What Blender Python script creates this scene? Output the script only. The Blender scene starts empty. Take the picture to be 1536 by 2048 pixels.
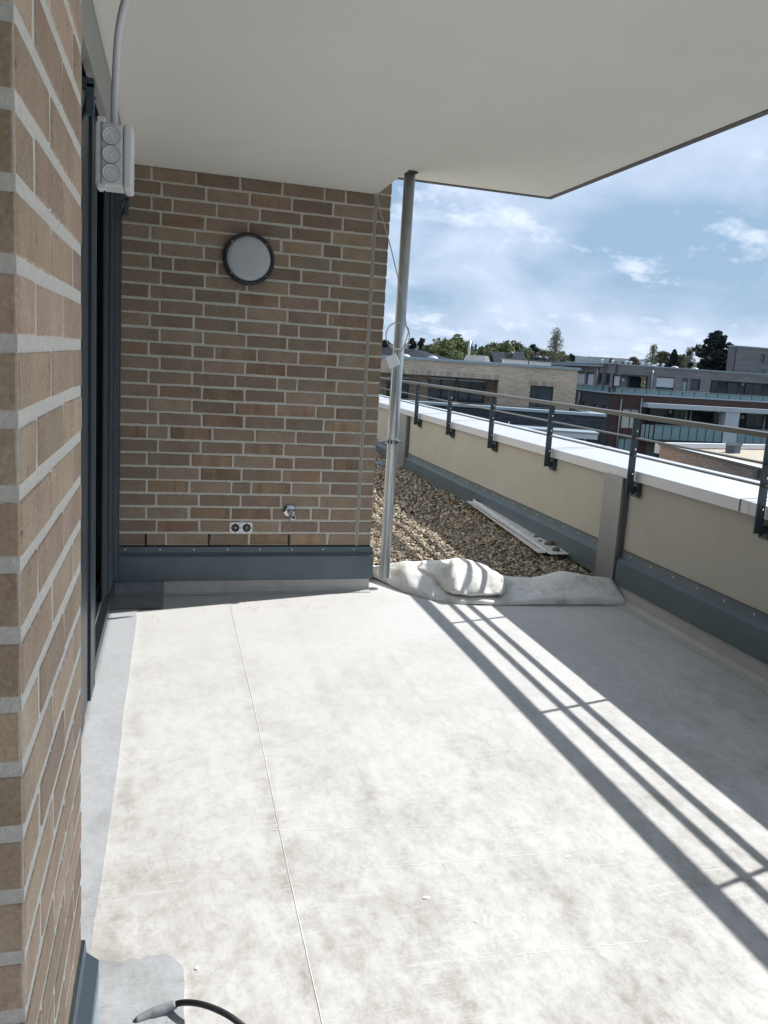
import bpy, bmesh, math, random
import numpy as np
from mathutils import Vector, Matrix
random.seed(7); rng = np.random.default_rng(11)
S = bpy.context.scene
COL = S.collection

# ------------------------------------------------------------------ camera
F = 1584.2; CX, CY = 796.0, 980.7; EYE = 1.52
MW = np.array([[0.96114217, -0.01854716, -0.27543007],
               [-0.26837104, 0.17097176, -0.94802197],
               [0.06467388, 0.98510134, 0.15935065]])
cam_d = bpy.data.cameras.new("camera"); cam = bpy.data.objects.new("camera", cam_d); COL.objects.link(cam)
S.camera = cam
cam_d.sensor_fit = 'HORIZONTAL'; cam_d.sensor_width = 36.0; cam_d.lens = F / 1536 * 36
cam_d.shift_x = -(CX - 768) / 1536; cam_d.shift_y = -(1024 - CY) / 1536
cam_d.clip_start = 0.05; cam_d.clip_end = 6000
m4 = Matrix([list(r) + [0] for r in MW.tolist()] + [[0, 0, 0, 1]]); m4.translation = Vector((0, 0, EYE))
cam.matrix_world = m4
S.render.resolution_x = 768; S.render.resolution_y = 1024

# ------------------------------------------------------------------ light
SUN = Vector((1.0, 0.235, 0.957)).normalized()
el = math.asin(SUN.z); az = math.atan2(SUN.x, SUN.y)
W = bpy.data.worlds.new("World"); S.world = W; W.use_nodes = True
nt = W.node_tree; nt.nodes.clear(); L = nt.links.new
out = nt.nodes.new('ShaderNodeOutputWorld'); bg = nt.nodes.new('ShaderNodeBackground'); L(bg.outputs[0], out.inputs[0])
sky = nt.nodes.new('ShaderNodeTexSky'); sky.sky_type = 'NISHITA'; sky.sun_disc = False
sky.sun_elevation = el; sky.sun_rotation = az; sky.air_density = 1.1; sky.dust_density = 0.6; sky.ozone_density = 2.2
bg.inputs[1].default_value = 0.088
SKYK = 1.0
def wn(t, **k):
    n = nt.nodes.new(t)
    for a, b in k.items(): setattr(n, a, b)
    return n
tc = wn('ShaderNodeTexCoord'); sep = wn('ShaderNodeSeparateXYZ'); L(tc.outputs['Generated'], sep.inputs[0])
zc = wn('ShaderNodeMath', operation='MAXIMUM'); L(sep.outputs[2], zc.inputs[0]); zc.inputs[1].default_value = 0.0
za = wn('ShaderNodeMath', operation='ADD'); L(zc.outputs[0], za.inputs[0]); za.inputs[1].default_value = 0.38
dx = wn('ShaderNodeMath', operation='DIVIDE'); L(sep.outputs[0], dx.inputs[0]); L(za.outputs[0], dx.inputs[1])
dy = wn('ShaderNodeMath', operation='DIVIDE'); L(sep.outputs[1], dy.inputs[0]); L(za.outputs[0], dy.inputs[1])
cmb = wn('ShaderNodeCombineXYZ'); L(dx.outputs[0], cmb.inputs[0]); L(dy.outputs[0], cmb.inputs[1])
n1 = wn('ShaderNodeTexNoise'); n1.inputs['Scale'].default_value = 2.3; n1.inputs['Detail'].default_value = 7; n1.inputs['Roughness'].default_value = 0.52; n1.inputs['Distortion'].default_value = 0.35
L(cmb.outputs[0], n1.inputs['Vector'])
r1 = wn('ShaderNodeValToRGB'); r1.color_ramp.elements[0].position = 0.38; r1.color_ramp.elements[1].position = 0.60
r1.color_ramp.elements[0].color = (0, 0, 0, 1); r1.color_ramp.elements[1].color = (1, 1, 1, 1)
L(n1.outputs['Fac'], r1.inputs[0])
n2 = wn('ShaderNodeTexNoise'); n2.inputs['Scale'].default_value = 5.2; n2.inputs['Detail'].default_value = 8; n2.inputs['Roughness'].default_value = 0.6
of = wn('ShaderNodeVectorMath', operation='ADD'); of.inputs[1].default_value = (7.3, 2.1, 0); L(cmb.outputs[0], of.inputs[0]); L(of.outputs[0], n2.inputs['Vector'])
r2 = wn('ShaderNodeValToRGB'); r2.color_ramp.elements[0].position = 0.56; r2.color_ramp.elements[1].position = 0.74
r2.color_ramp.elements[0].color = (0, 0, 0, 1); r2.color_ramp.elements[1].color = (1, 1, 1, 1)
L(n2.outputs['Fac'], r2.inputs[0])
# blue-grey rain cloud -> pale veil -> white puffs
c1 = wn('ShaderNodeMixRGB'); c1.inputs[1].default_value = (2.45, 3.6, 5.0, 1); c1.inputs[2].default_value = (4.7, 5.5, 6.9, 1); L(r1.outputs[0], c1.inputs[0])
c2 = wn('ShaderNodeMixRGB'); L(r2.outputs[0], c2.inputs[0]); L(c1.outputs[0], c2.inputs[1]); c2.inputs[2].default_value = (7.0, 7.6, 8.8, 1)
mx = wn('ShaderNodeMixRGB'); mx.inputs[0].default_value = 0.96; L(sky.outputs[0], mx.inputs[1]); L(c2.outputs[0], mx.inputs[2])
L(mx.outputs[0], bg.inputs[0])

sd = bpy.data.lights.new("sun", 'SUN'); sd.energy = 4.1; sd.angle = math.radians(0.53); sd.color = (1.0, 0.98, 0.945)
so = bpy.data.objects.new("sun", sd); COL.objects.link(so); so.rotation_euler = SUN.to_track_quat('Z', 'Y').to_euler(); so.location = (20, 5, 20)
vs = S.view_settings; vs.view_transform = 'Standard'; vs.look = 'None'; vs.gamma = 1; vs.exposure = 0.72; vs.use_curve_mapping = False

# ------------------------------------------------------------------ pixel <-> place
def ray(px, py):
    v = MW @ np.array([px - CX, -(py - CY), -F]); return v
def at(px, py, axis, val):
    d = ray(px, py); o = np.array([0, 0, EYE]); t = (val - o[axis]) / d[axis]; return o + d * t

# ------------------------------------------------------------------ materials
def mat(name, col, rough=0.7, metal=0.0, var=0.0, vscale=8.0, bump=0.0, bscale=60.0, col2=None, spec=0.5, rnd=0.0, stretch=None, coat=0.0, detail=5):
    m = bpy.data.materials.new(name); m.use_nodes = True; n = m.node_tree; b = n.nodes['Principled BSDF']
    b.inputs['Roughness'].default_value = rough; b.inputs['Metallic'].default_value = metal
    b.inputs['Specular IOR Level'].default_value = spec
    if coat: b.inputs['Coat Weight'].default_value = coat
    k = n.links.new
    t = n.nodes.new('ShaderNodeTexCoord'); src = t.outputs['Object']
    if stretch:
        mp = n.nodes.new('ShaderNodeMapping'); mp.inputs['Scale'].default_value = stretch; k(src, mp.inputs[0]); src = mp.outputs[0]
    c_out = None
    c2 = col2 if col2 else tuple(max(0, c * (1 - var)) for c in col)
    if var > 0 or col2:
        nz = n.nodes.new('ShaderNodeTexNoise'); nz.inputs['Scale'].default_value = vscale; nz.inputs['Detail'].default_value = detail; nz.inputs['Roughness'].default_value = 0.6
        k(src, nz.inputs['Vector'])
        rp = n.nodes.new('ShaderNodeValToRGB'); rp.color_ramp.elements[0].position = 0.35; rp.color_ramp.elements[1].position = 0.68
        rp.color_ramp.elements[0].color = (*c2, 1); rp.color_ramp.elements[1].color = (*col, 1)
        k(nz.outputs['Fac'], rp.inputs[0]); c_out = rp.outputs[0]
        rr = n.nodes.new('ShaderNodeMapRange'); rr.inputs[3].default_value = min(1, rough + .12); rr.inputs[4].default_value = max(0.03, rough - .08); k(nz.outputs['Fac'], rr.inputs[0]); k(rr.outputs[0], b.inputs['Roughness'])
    if rnd > 0:
        oi = n.nodes.new('ShaderNodeObjectInfo'); hs = n.nodes.new('ShaderNodeHueSaturation')
        mr = n.nodes.new('ShaderNodeMapRange'); mr.inputs[3].default_value = 1 - rnd; mr.inputs[4].default_value = 1 + rnd; k(oi.outputs['Random'], mr.inputs[0]); k(mr.outputs[0], hs.inputs['Value'])
        if c_out: k(c_out, hs.inputs['Color'])
        else: hs.inputs['Color'].default_value = (*col, 1)
        c_out = hs.outputs[0]
    if c_out: k(c_out, b.inputs['Base Color'])
    else: b.inputs['Base Color'].default_value = (*col, 1)
    if bump > 0:
        nb = n.nodes.new('ShaderNodeTexNoise'); nb.inputs['Scale'].default_value = bscale; nb.inputs['Detail'].default_value = 4; k(src, nb.inputs['Vector'])
        bp = n.nodes.new('ShaderNodeBump'); bp.inputs['Strength'].default_value = 1; bp.inputs['Distance'].default_value = bump; k(nb.outputs['Fac'], bp.inputs['Height']); k(bp.outputs[0], b.inputs['Normal'])
    return m

def N(m, t, **kw):
    n = m.node_tree.nodes.new(t)
    for a, b in kw.items(): setattr(n, a, b)
    return n

def brick_facade_mat(name, ca, cb, mortar, bw=0.25, bh=0.0833, off=0.5, msize=0.011, bump=0.006):
    """far facades only: bricks far too small to build"""
    m = bpy.data.materials.new(name); m.use_nodes = True; k = m.node_tree.links.new; b = m.node_tree.nodes['Principled BSDF']; b.inputs['Roughness'].default_value = 0.85
    t = N(m, 'ShaderNodeTexCoord'); sp = N(m, 'ShaderNodeSeparateXYZ'); k(t.outputs['Object'], sp.inputs[0])
    sn = N(m, 'ShaderNodeSeparateXYZ'); k(t.outputs['Normal'], sn.inputs[0])
    ab = N(m, 'ShaderNodeMath', operation='ABSOLUTE'); k(sn.outputs[0], ab.inputs[0])
    gt = N(m, 'ShaderNodeMath', operation='GREATER_THAN'); k(ab.outputs[0], gt.inputs[0]); gt.inputs[1].default_value = 0.5
    mm = N(m, 'ShaderNodeMix', data_type='FLOAT'); k(gt.outputs[0], mm.inputs[0]); k(sp.outputs[0], mm.inputs[2]); k(sp.outputs[1], mm.inputs[3])
    cb_ = N(m, 'ShaderNodeCombineXYZ'); k(mm.outputs[0], cb_.inputs[0]); k(sp.outputs[2], cb_.inputs[1])
    br = N(m, 'ShaderNodeTexBrick'); br.offset = off; br.inputs['Scale'].default_value = 1; br.inputs['Brick Width'].default_value = bw; br.inputs['Row Height'].default_value = bh
    br.inputs['Mortar Size'].default_value = msize; br.inputs['Mortar Smooth'].default_value = 0.2; br.inputs['Bias'].default_value = 0.0
    br.inputs['Color1'].default_value = (*ca, 1); br.inputs['Color2'].default_value = (*cb, 1); br.inputs['Mortar'].default_value = (*mortar, 1)
    k(cb_.outputs[0], br.inputs['Vector'])
    nz = N(m, 'ShaderNodeTexNoise'); nz.inputs['Scale'].default_value = 0.35; k(t.outputs['Object'], nz.inputs['Vector'])
    mr = N(m, 'ShaderNodeMapRange'); mr.inputs[1].default_value = .3; mr.inputs[2].default_value = .7; mr.inputs[3].default_value = 0.85; mr.inputs[4].default_value = 1.12; k(nz.outputs['Fac'], mr.inputs[0])
    hs = N(m, 'ShaderNodeHueSaturation'); k(br.outputs['Color'], hs.inputs['Color']); k(mr.outputs[0], hs.inputs['Value']); k(hs.outputs[0], b.inputs['Base Color'])
    bp = N(m, 'ShaderNodeBump'); bp.invert = True; bp.inputs['Distance'].default_value = bump; k(br.outputs['Fac'], bp.inputs['Height']); k(bp.outputs[0], b.inputs['Normal'])
    return m

def real_brick_mat(name, ca, cb, mort, bands=0.0, edge=0.24):
    """clay face: colour differs per brick, burnt spots, mortar smeared over the arrises"""
    m = bpy.data.materials.new(name); m.use_nodes = True; k = m.node_tree.links.new; b = m.node_tree.nodes['Principled BSDF']; b.inputs['Roughness'].default_value = 0.78; b.inputs['Specular IOR Level'].default_value = 0.3
    t = N(m, 'ShaderNodeTexCoord'); oi = N(m, 'ShaderNodeObjectInfo')
    off = N(m, 'ShaderNodeVectorMath', operation='ADD'); k(t.outputs['Object'], off.inputs[0])
    sc = N(m, 'ShaderNodeMath', operation='MULTIPLY'); k(oi.outputs['Random'], sc.inputs[0]); sc.inputs[1].default_value = 37.0; k(sc.outputs[0], off.inputs[1])
    nz = N(m, 'ShaderNodeTexNoise'); nz.inputs['Scale'].default_value = 9; nz.inputs['Detail'].default_value = 5; nz.inputs['Roughness'].default_value = .6; k(off.outputs[0], nz.inputs['Vector'])
    rp = N(m, 'ShaderNodeValToRGB'); rp.color_ramp.elements[0].position = .35; rp.color_ramp.elements[1].position = .68; rp.color_ramp.elements[0].color = (*ca, 1); rp.color_ramp.elements[1].color = (*cb, 1); k(nz.outputs['Fac'], rp.inputs[0])
    mr = N(m, 'ShaderNodeMapRange'); mr.inputs[3].default_value = .80; mr.inputs[4].default_value = 1.18; k(oi.outputs['Random'], mr.inputs[0])
    r2m = N(m, 'ShaderNodeMath', operation='MULTIPLY'); k(oi.outputs['Random'], r2m.inputs[0]); r2m.inputs[1].default_value = 7.13
    r2f = N(m, 'ShaderNodeMath', operation='FRACT'); k(r2m.outputs[0], r2f.inputs[0])
    hr = N(m, 'ShaderNodeMapRange'); hr.inputs[3].default_value = .488; hr.inputs[4].default_value = .508; k(r2f.outputs[0], hr.inputs[0])
    hs = N(m, 'ShaderNodeHueSaturation'); k(rp.outputs[0], hs.inputs['Color']); k(mr.outputs[0], hs.inputs['Value']); k(hr.outputs[0], hs.inputs['Hue'])
    gn = N(m, 'ShaderNodeTexNoise'); gn.inputs['Scale'].default_value = 150; gn.inputs['Detail'].default_value = 4; k(off.outputs[0], gn.inputs['Vector'])
    gm = N(m, 'ShaderNodeMapRange'); gm.inputs[1].default_value = .3; gm.inputs[2].default_value = .7; gm.inputs[3].default_value = .84; gm.inputs[4].default_value = 1.14; k(gn.outputs['Fac'], gm.inputs[0])
    gh = N(m, 'ShaderNodeHueSaturation'); k(hs.outputs[0], gh.inputs['Color']); k(gm.outputs[0], gh.inputs['Value'])
    last = gh.outputs[0]
    if bands > 0:   # hand-moulded bricks with folded vertical bands
        sx = N(m, 'ShaderNodeMapping'); sx.inputs['Scale'].default_value = (15, 15, 0.8); k(off.outputs[0], sx.inputs[0])
        vb = N(m, 'ShaderNodeTexVoronoi'); vb.inputs['Scale'].default_value = 1.0; k(sx.outputs[0], vb.inputs['Vector'])
        cr = N(m, 'ShaderNodeValToRGB'); cr.color_ramp.interpolation = 'CONSTANT'
        e = cr.color_ramp.elements; e[0].position = 0; e[0].color = (.78, .74, .70, 1); e[1].position = .35; e[1].color = (1.28, 1.12, .95, 1)
        e2 = cr.color_ramp.elements.new(.6); e2.color = (1.02, .96, .90, 1); e3 = cr.color_ramp.elements.new(.8); e3.color = (.9, .72, .6, 1)
        sr = N(m, 'ShaderNodeSeparateXYZ'); k(vb.outputs['Color'], sr.inputs[0]); k(sr.outputs[0], cr.inputs[0])
        mb = N(m, 'ShaderNodeMixRGB', blend_type='MULTIPLY'); mb.inputs[0].default_value = bands; k(last, mb.inputs[1]); k(cr.outputs[0], mb.inputs[2]); last = mb.outputs[0]
    # burnt spots
    ns = N(m, 'ShaderNodeTexNoise'); ns.inputs['Scale'].default_value = 34; ns.inputs['Detail'].default_value = 3; k(off.outputs[0], ns.inputs['Vector'])
    rs = N(m, 'ShaderNodeValToRGB'); rs.color_ramp.elements[0].position = .68; rs.color_ramp.elements[1].position = .76; rs.color_ramp.elements[0].color = (0, 0, 0, 1); rs.color_ramp.elements[1].color = (.55, .55, .55, 1); k(ns.outputs['Fac'], rs.inputs[0])
    ms = N(m, 'ShaderNodeMixRGB'); k(rs.outputs[0], ms.inputs[0]); k(last, ms.inputs[1]); ms.inputs[2].default_value = (.09, .055, .04, 1); last = ms.outputs[0]
    # mortar smear on the upper and lower arris
    sg = N(m, 'ShaderNodeSeparateXYZ'); k(t.outputs['Generated'], sg.inputs[0])
    s1 = N(m, 'ShaderNodeMath', operation='SUBTRACT'); k(sg.outputs[2], s1.inputs[0]); s1.inputs[1].default_value = .5
    s2 = N(m, 'ShaderNodeMath', operation='ABSOLUTE'); k(s1.outputs[0], s2.inputs[0])
    ne = N(m, 'ShaderNodeTexNoise'); ne.inputs['Scale'].default_value = 45; ne.inputs['Detail'].default_value = 4; k(off.outputs[0], ne.inputs['Vector'])
    s3 = N(m, 'ShaderNodeMath', operation='MULTIPLY_ADD'); k(ne.outputs['Fac'], s3.inputs[0]); s3.inputs[1].default_value = edge; k(s2.outputs[0], s3.inputs[2])
    s4 = N(m, 'ShaderNodeMapRange'); s4.inputs[1].default_value = .5 + edge * .42; s4.inputs[2].default_value = .5 + edge * .56; k(s3.outputs[0], s4.inputs[0])
    me = N(m, 'ShaderNodeMixRGB'); k(s4.outputs[0], me.inputs[0]); k(last, me.inputs[1]); me.inputs[2].default_value = (*mort, 1); last = me.outputs[0]
    k(last, b.inputs['Base Color'])
    nb = N(m, 'ShaderNodeTexNoise'); nb.inputs['Scale'].default_value = 70; nb.inputs['Detail'].default_value = 6; nb.inputs['Roughness'].default_value = .65; k(off.outputs[0], nb.inputs['Vector'])
    bp = N(m, 'ShaderNodeBump'); bp.inputs['Distance'].default_value = .0030; k(nb.outputs['Fac'], bp.inputs['Height']); k(bp.outputs[0], b.inputs['Normal'])
    return m

def membrane_mat(name, base, dirt, amount=1.0):
    m = bpy.data.materials.new(name); m.use_nodes = True; k = m.node_tree.links.new; b = m.node_tree.nodes['Principled BSDF']; b.inputs['Specular IOR Level'].default_value = .35
    t = N(m, 'ShaderNodeTexCoord'); src = t.outputs['Object']
    def noise(s, d, r, st=None, dist=0):
        v = src
        if st:
            mp = N(m, 'ShaderNodeMapping'); mp.inputs['Scale'].default_value = st[:3]; mp.inputs['Rotation'].default_value = (0, 0, st[3]); k(src, mp.inputs[0]); v = mp.outputs[0]
        n = N(m, 'ShaderNodeTexNoise'); n.inputs['Scale'].default_value = s; n.inputs['Detail'].default_value = d; n.inputs['Roughness'].default_value = r; n.inputs['Distortion'].default_value = dist; k(v, n.inputs['Vector']); return n.outputs['Fac']
    def ramp(x, a, c):
        r = N(m, 'ShaderNodeMapRange'); r.inputs[1].default_value = a; r.inputs[2].default_value = c; k(x, r.inputs[0]); return r.outputs[0]
    def mul(a, c, op='MULTIPLY'):
        r = N(m, 'ShaderNodeMath', operation=op); r.use_clamp = True
        for i, v in enumerate((a, c)):
            if isinstance(v, (int, float)): r.inputs[i].default_value = v
            else: k(v, r.inputs[i])
        return r.outputs[0]
    big = ramp(noise(2.3, 13, .74, (1, .8, 1, .4), .1), .45, .60)
    mid = ramp(noise(17, 11, .8, (1, .7, 1, 1.35), .1), .45, .66)
    # more foot traffic dirt in the middle of the terrace, near the viewer
    sp = N(m, 'ShaderNodeSeparateXYZ'); k(src, sp.inputs[0])
    tr = N(m, 'ShaderNodeMapRange'); tr.inputs[1].default_value = 4.4; tr.inputs[2].default_value = 1.6; tr.inputs[3].default_value = .22; tr.inputs[4].default_value = .95; k(sp.outputs[1], tr.inputs[0])
    def near(x0, w_):
        a = N(m, 'ShaderNodeMath', operation='SUBTRACT'); k(sp.outputs[0], a.inputs[0]); a.inputs[1].default_value = x0
        c_ = N(m, 'ShaderNodeMath', operation='ABSOLUTE'); k(a.outputs[0], c_.inputs[0]); r = N(m, 'ShaderNodeMapRange'); r.inputs[1].default_value = w_; r.inputs[2].default_value = 0.0; k(c_.outputs[0], r.inputs[0]); return r.outputs[0]
    sm_n = ramp(noise(5, 6, .7), .40, .62)
    seamd = mul(mul(near(.345, .045), sm_n), .75)
    for x_, w_ in ((1.735, .035), (2.585, .03), (-.12, .06), (.70, .05), (1.12, .03)): seamd = mul(seamd, mul(mul(near(x_, w_), sm_n), .55 if x_ != 1.12 else .35), 'ADD')
    d0 = mul(mul(mul(big, .50), mul(mid, .62), 'ADD'), seamd, 'ADD')
    d1 = mul(mul(d0, tr.outputs[0]), amount)
    c = N(m, 'ShaderNodeMixRGB'); k(d1, c.inputs[0]); c.inputs[1].default_value = (*base, 1); c.inputs[2].default_value = (*dirt, 1); last = c.outputs[0]
    # scratches (light) in three directions
    for ang, sc in ((.15, 1.0), (1.2, .8), (-.6, .9), (1.5, 1.7), (.6, 1.5)):
        s = noise(7 * sc, 3, .7, (.55, 16, 1, ang), .8)
        msk = mul(ramp(s, .62, .67), ramp(noise(2.2, 2, .5), .42, .6))
        mm = N(m, 'ShaderNodeMixRGB'); k(mul(msk, .5 * amount), mm.inputs[0]); k(last, mm.inputs[1]); mm.inputs[2].default_value = (min(1, base[0] * 1.12), min(1, base[1] * 1.12), min(1, base[2] * 1.12), 1); last = mm.outputs[0]
    # small dark flecks
    fl = mul(ramp(noise(22, 7, .78, (1, .30, 1, 1.4)), .60, .68), ramp(noise(1.7, 2, .5), .46, .60))
    mm = N(m, 'ShaderNodeMixRGB'); k(mul(fl, .5 * amount), mm.inputs[0]); k(last, mm.inputs[1]); mm.inputs[2].default_value = (dirt[0] * .55, dirt[1] * .52, dirt[2] * .48, 1); last = mm.outputs[0]
    k(last, b.inputs['Base Color'])
    rr = N(m, 'ShaderNodeMapRange'); rr.inputs[3].default_value = .55; rr.inputs[4].default_value = .75; k(mid, rr.inputs[0]); k(rr.outputs[0], b.inputs['Roughness'])
    bp = N(m, 'ShaderNodeBump'); bp.inputs['Distance'].default_value = .0022; h = noise(2.0, 5, .5); k(h, bp.inputs['Height'])
    b2 = N(m, 'ShaderNodeBump'); b2.inputs['Distance'].default_value = .0004; k(noise(90, 3, .6), b2.inputs['Height']); k(bp.outputs[0], b2.inputs['Normal']); k(b2.outputs[0], b.inputs['Normal'])
    return m

MORT = (.62, .60, .53)
M = dict(
    brick=real_brick_mat('clay_brick', (.262, .200, .145), (.325, .256, .190), MORT),
    brick_band=real_brick_mat('clay_brick_banded', (.250, .185, .130), (.33, .255, .188), MORT, bands=.5),
    pbrick=real_brick_mat('clay_brick_pale', (.50, .375, .275), (.59, .465, .36), (.86, .83, .76), bands=.18, edge=.30),
    mortar=mat('mortar', (.62, .605, .54), .95, var=.16, vscale=60, bump=.0012, bscale=300),
    sealant=mat('joint_sealant', (.36, .34, .29), .8, var=.12, vscale=6),
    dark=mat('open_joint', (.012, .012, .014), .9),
    ceil=mat('soffit_render', (.90, .885, .83), .95, var=.035, vscale=2.2, bump=.0012, bscale=240),
    ceil_edge=mat('soffit_edge_profile', (.17, .165, .165), .8, var=.2, vscale=30),
    mem=membrane_mat('roof_membrane', (.57, .565, .555), (.30, .283, .255)),
    mem_grey=membrane_mat('roof_membrane_grey', (.42, .435, .455), (.25, .255, .26), 1.0),
    mem_dark=membrane_mat('membrane_patch', (.26, .275, .295), (.17, .175, .18), .8),
    mem_up=membrane_mat('membrane_upstand', (.50, .495, .485), (.36, .35, .33), .6),
    flash=mat('flashing_coated_sheet', (.100, .138, .162), .42, var=.16, vscale=3, metal=.15, bump=.0006, bscale=5),
    anth=mat('anthracite_profile', (.026, .042, .060), .38, var=.15, vscale=5),
    anth_l=mat('anthracite_light', (.075, .105, .13), .4, var=.15, vscale=8),
    sill=mat('sill_sheet', (.085, .10, .115), .4, metal=.2, var=.15, vscale=6),
    sill_l=mat('threshold_aluminium', (.42, .44, .45), .35, metal=.7, var=.2, vscale=20),
    glass=mat('door_glass', (.022, .040, .055), .04, spec=1.0),
    lint=mat('lintel_sheet', (.40, .40, .40), .5, var=.08, vscale=4),
    steel=mat('galvanised_steel', (.50, .54, .56), .36, metal=.75, var=.22, vscale=22, bump=.0005, bscale=120, stretch=(1, 1, .25)),
    chrome=mat('chromed_brass', (.55, .57, .58), .18, metal=1.0),
    screw=mat('screw_head', (.55, .56, .56), .3, metal=.9),
    plaster=mat('parapet_render', (.50, .475, .42), .95, var=.10, vscale=2.4, bump=.0012, bscale=320),
    cop=mat('coping_sheet', (.62, .64, .68), .50, var=.04, vscale=2, metal=.5),
    copdk=mat('coping_joint_seal', (.10, .11, .12), .6),
    cover=mat('cover_strip_aluminium', (.30, .315, .325), .38, metal=.5, var=.08, vscale=1.5),
    rail=mat('railing_anthracite', (.040, .060, .070), .38, var=.12, vscale=12, metal=.2),
    handrail=mat('handrail_paint', (.075, .075, .064), .33, metal=.0, var=.12, vscale=9, spec=.6),
    white=mat('white_plastic', (.74, .76, .79), .4, var=.05, vscale=20),
    white2=mat('white_lid', (.82, .83, .85), .35),
    wcable=mat('cable_white', (.55, .545, .52), .5, var=.1, vscale=30),
    black=mat('cable_rubber', (.018, .019, .022), .55, bump=.0005, bscale=200),
    lampring=mat('lamp_ring', (.022, .024, .034), .45),
    opal=mat('opal_glass', (.50, .53, .58), .35),
    sock=mat('socket_insert', (.025, .028, .035), .4),
    fleece=None,
    stone=None,
    bar=mat('painted_sheet_profile', (.80, .81, .83), .45, var=.25, vscale=14, metal=.1),
    paper=mat('paper_scrap', (.82, .82, .82), .8),
    chalk=mat('red_chalk', (.55, .25, .24), .9),
    tape=mat('grey_tape', (.33, .35, .37), .75, var=.35, vscale=30, bump=.002, bscale=60),
)

def fleece_mat():
    m = bpy.data.materials.new('fleece_fabric'); m.use_nodes = True; k = m.node_tree.links.new; b = m.node_tree.nodes['Principled BSDF']; b.inputs['Roughness'].default_value = .95
    b.inputs['Specular IOR Level'].default_value = .2
    t = N(m, 'ShaderNodeTexCoord')
    a = N(m, 'ShaderNodeTexNoise'); a.inputs['Scale'].default_value = 5; a.inputs['Detail'].default_value = 6; a.inputs['Roughness'].default_value = .7; k(t.outputs['Object'], a.inputs['Vector'])
    r = N(m, 'ShaderNodeValToRGB'); e = r.color_ramp.elements; e[0].position = .36; e[0].color = (.52, .50, .46, 1); e[1].position = .52; e[1].color = (.76, .755, .73, 1); k(a.outputs['Fac'], r.inputs[0])
    k(r.outputs[0], b.inputs['Base Color'])
    c = N(m, 'ShaderNodeTexNoise'); c.inputs['Scale'].default_value = 140; k(t.outputs['Object'], c.inputs['Vector'])
    d = N(m, 'ShaderNodeTexNoise'); d.inputs['Scale'].default_value = 14; d.inputs['Detail'].default_value = 3; k(t.outputs['Object'], d.inputs['Vector'])
    b1 = N(m, 'ShaderNodeBump'); b1.inputs['Distance'].default_value = .004; k(d.outputs['Fac'], b1.inputs['Height'])
    b2 = N(m, 'ShaderNodeBump'); b2.inputs['Distance'].default_value = .0012; k(c.outputs['Fac'], b2.inputs['Height']); k(b1.outputs[0], b2.inputs['Normal']); k(b2.outputs[0], b.inputs['Normal'])
    return m
M['fleece'] = fleece_mat()
def stone_mat(name, gain=1.0, cell=30):
    m = bpy.data.materials.new(name); m.use_nodes = True; k = m.node_tree.links.new; b = m.node_tree.nodes['Principled BSDF']; b.inputs['Roughness'].default_value = .7
    g = N(m, 'ShaderNodeNewGeometry')
    r = N(m, 'ShaderNodeValToRGB'); r.color_ramp.interpolation = 'LINEAR'
    cols = [(0, (.06, .05, .042)), (.16, (.14, .11, .08)), (.36, (.28, .21, .14)), (.54, (.19, .165, .145)), (.70, (.44, .35, .24)), (.88, (.56, .49, .38)), (1, (.10, .075, .055))]
    e = r.color_ramp.elements; e[0].position = 0; e[0].color = (*cols[0][1], 1); e[1].position = 1; e[1].color = (*cols[-1][1], 1)
    for p, c in cols[1:-1]: q = e.new(p); q.color = (c[0] * gain, c[1] * gain, c[2] * gain, 1)
    k(g.outputs['Random Per Island'], r.inputs[0])
    t = N(m, 'ShaderNodeTexCoord'); a = N(m, 'ShaderNodeTexNoise'); a.inputs['Scale'].default_value = 60; a.inputs['Detail'].default_value = 4; k(t.outputs['Object'], a.inputs['Vector'])
    mr = N(m, 'ShaderNodeMapRange'); mr.inputs[3].default_value = .7; mr.inputs[4].default_value = 1.3; k(a.outputs['Fac'], mr.inputs[0])
    h = N(m, 'ShaderNodeHueSaturation'); k(r.outputs[0], h.inputs['Color']); k(mr.outputs[0], h.inputs['Value']); k(h.outputs[0], b.inputs['Base Color'])
    return m
M['stone'] = stone_mat('river_pebble')

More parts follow.
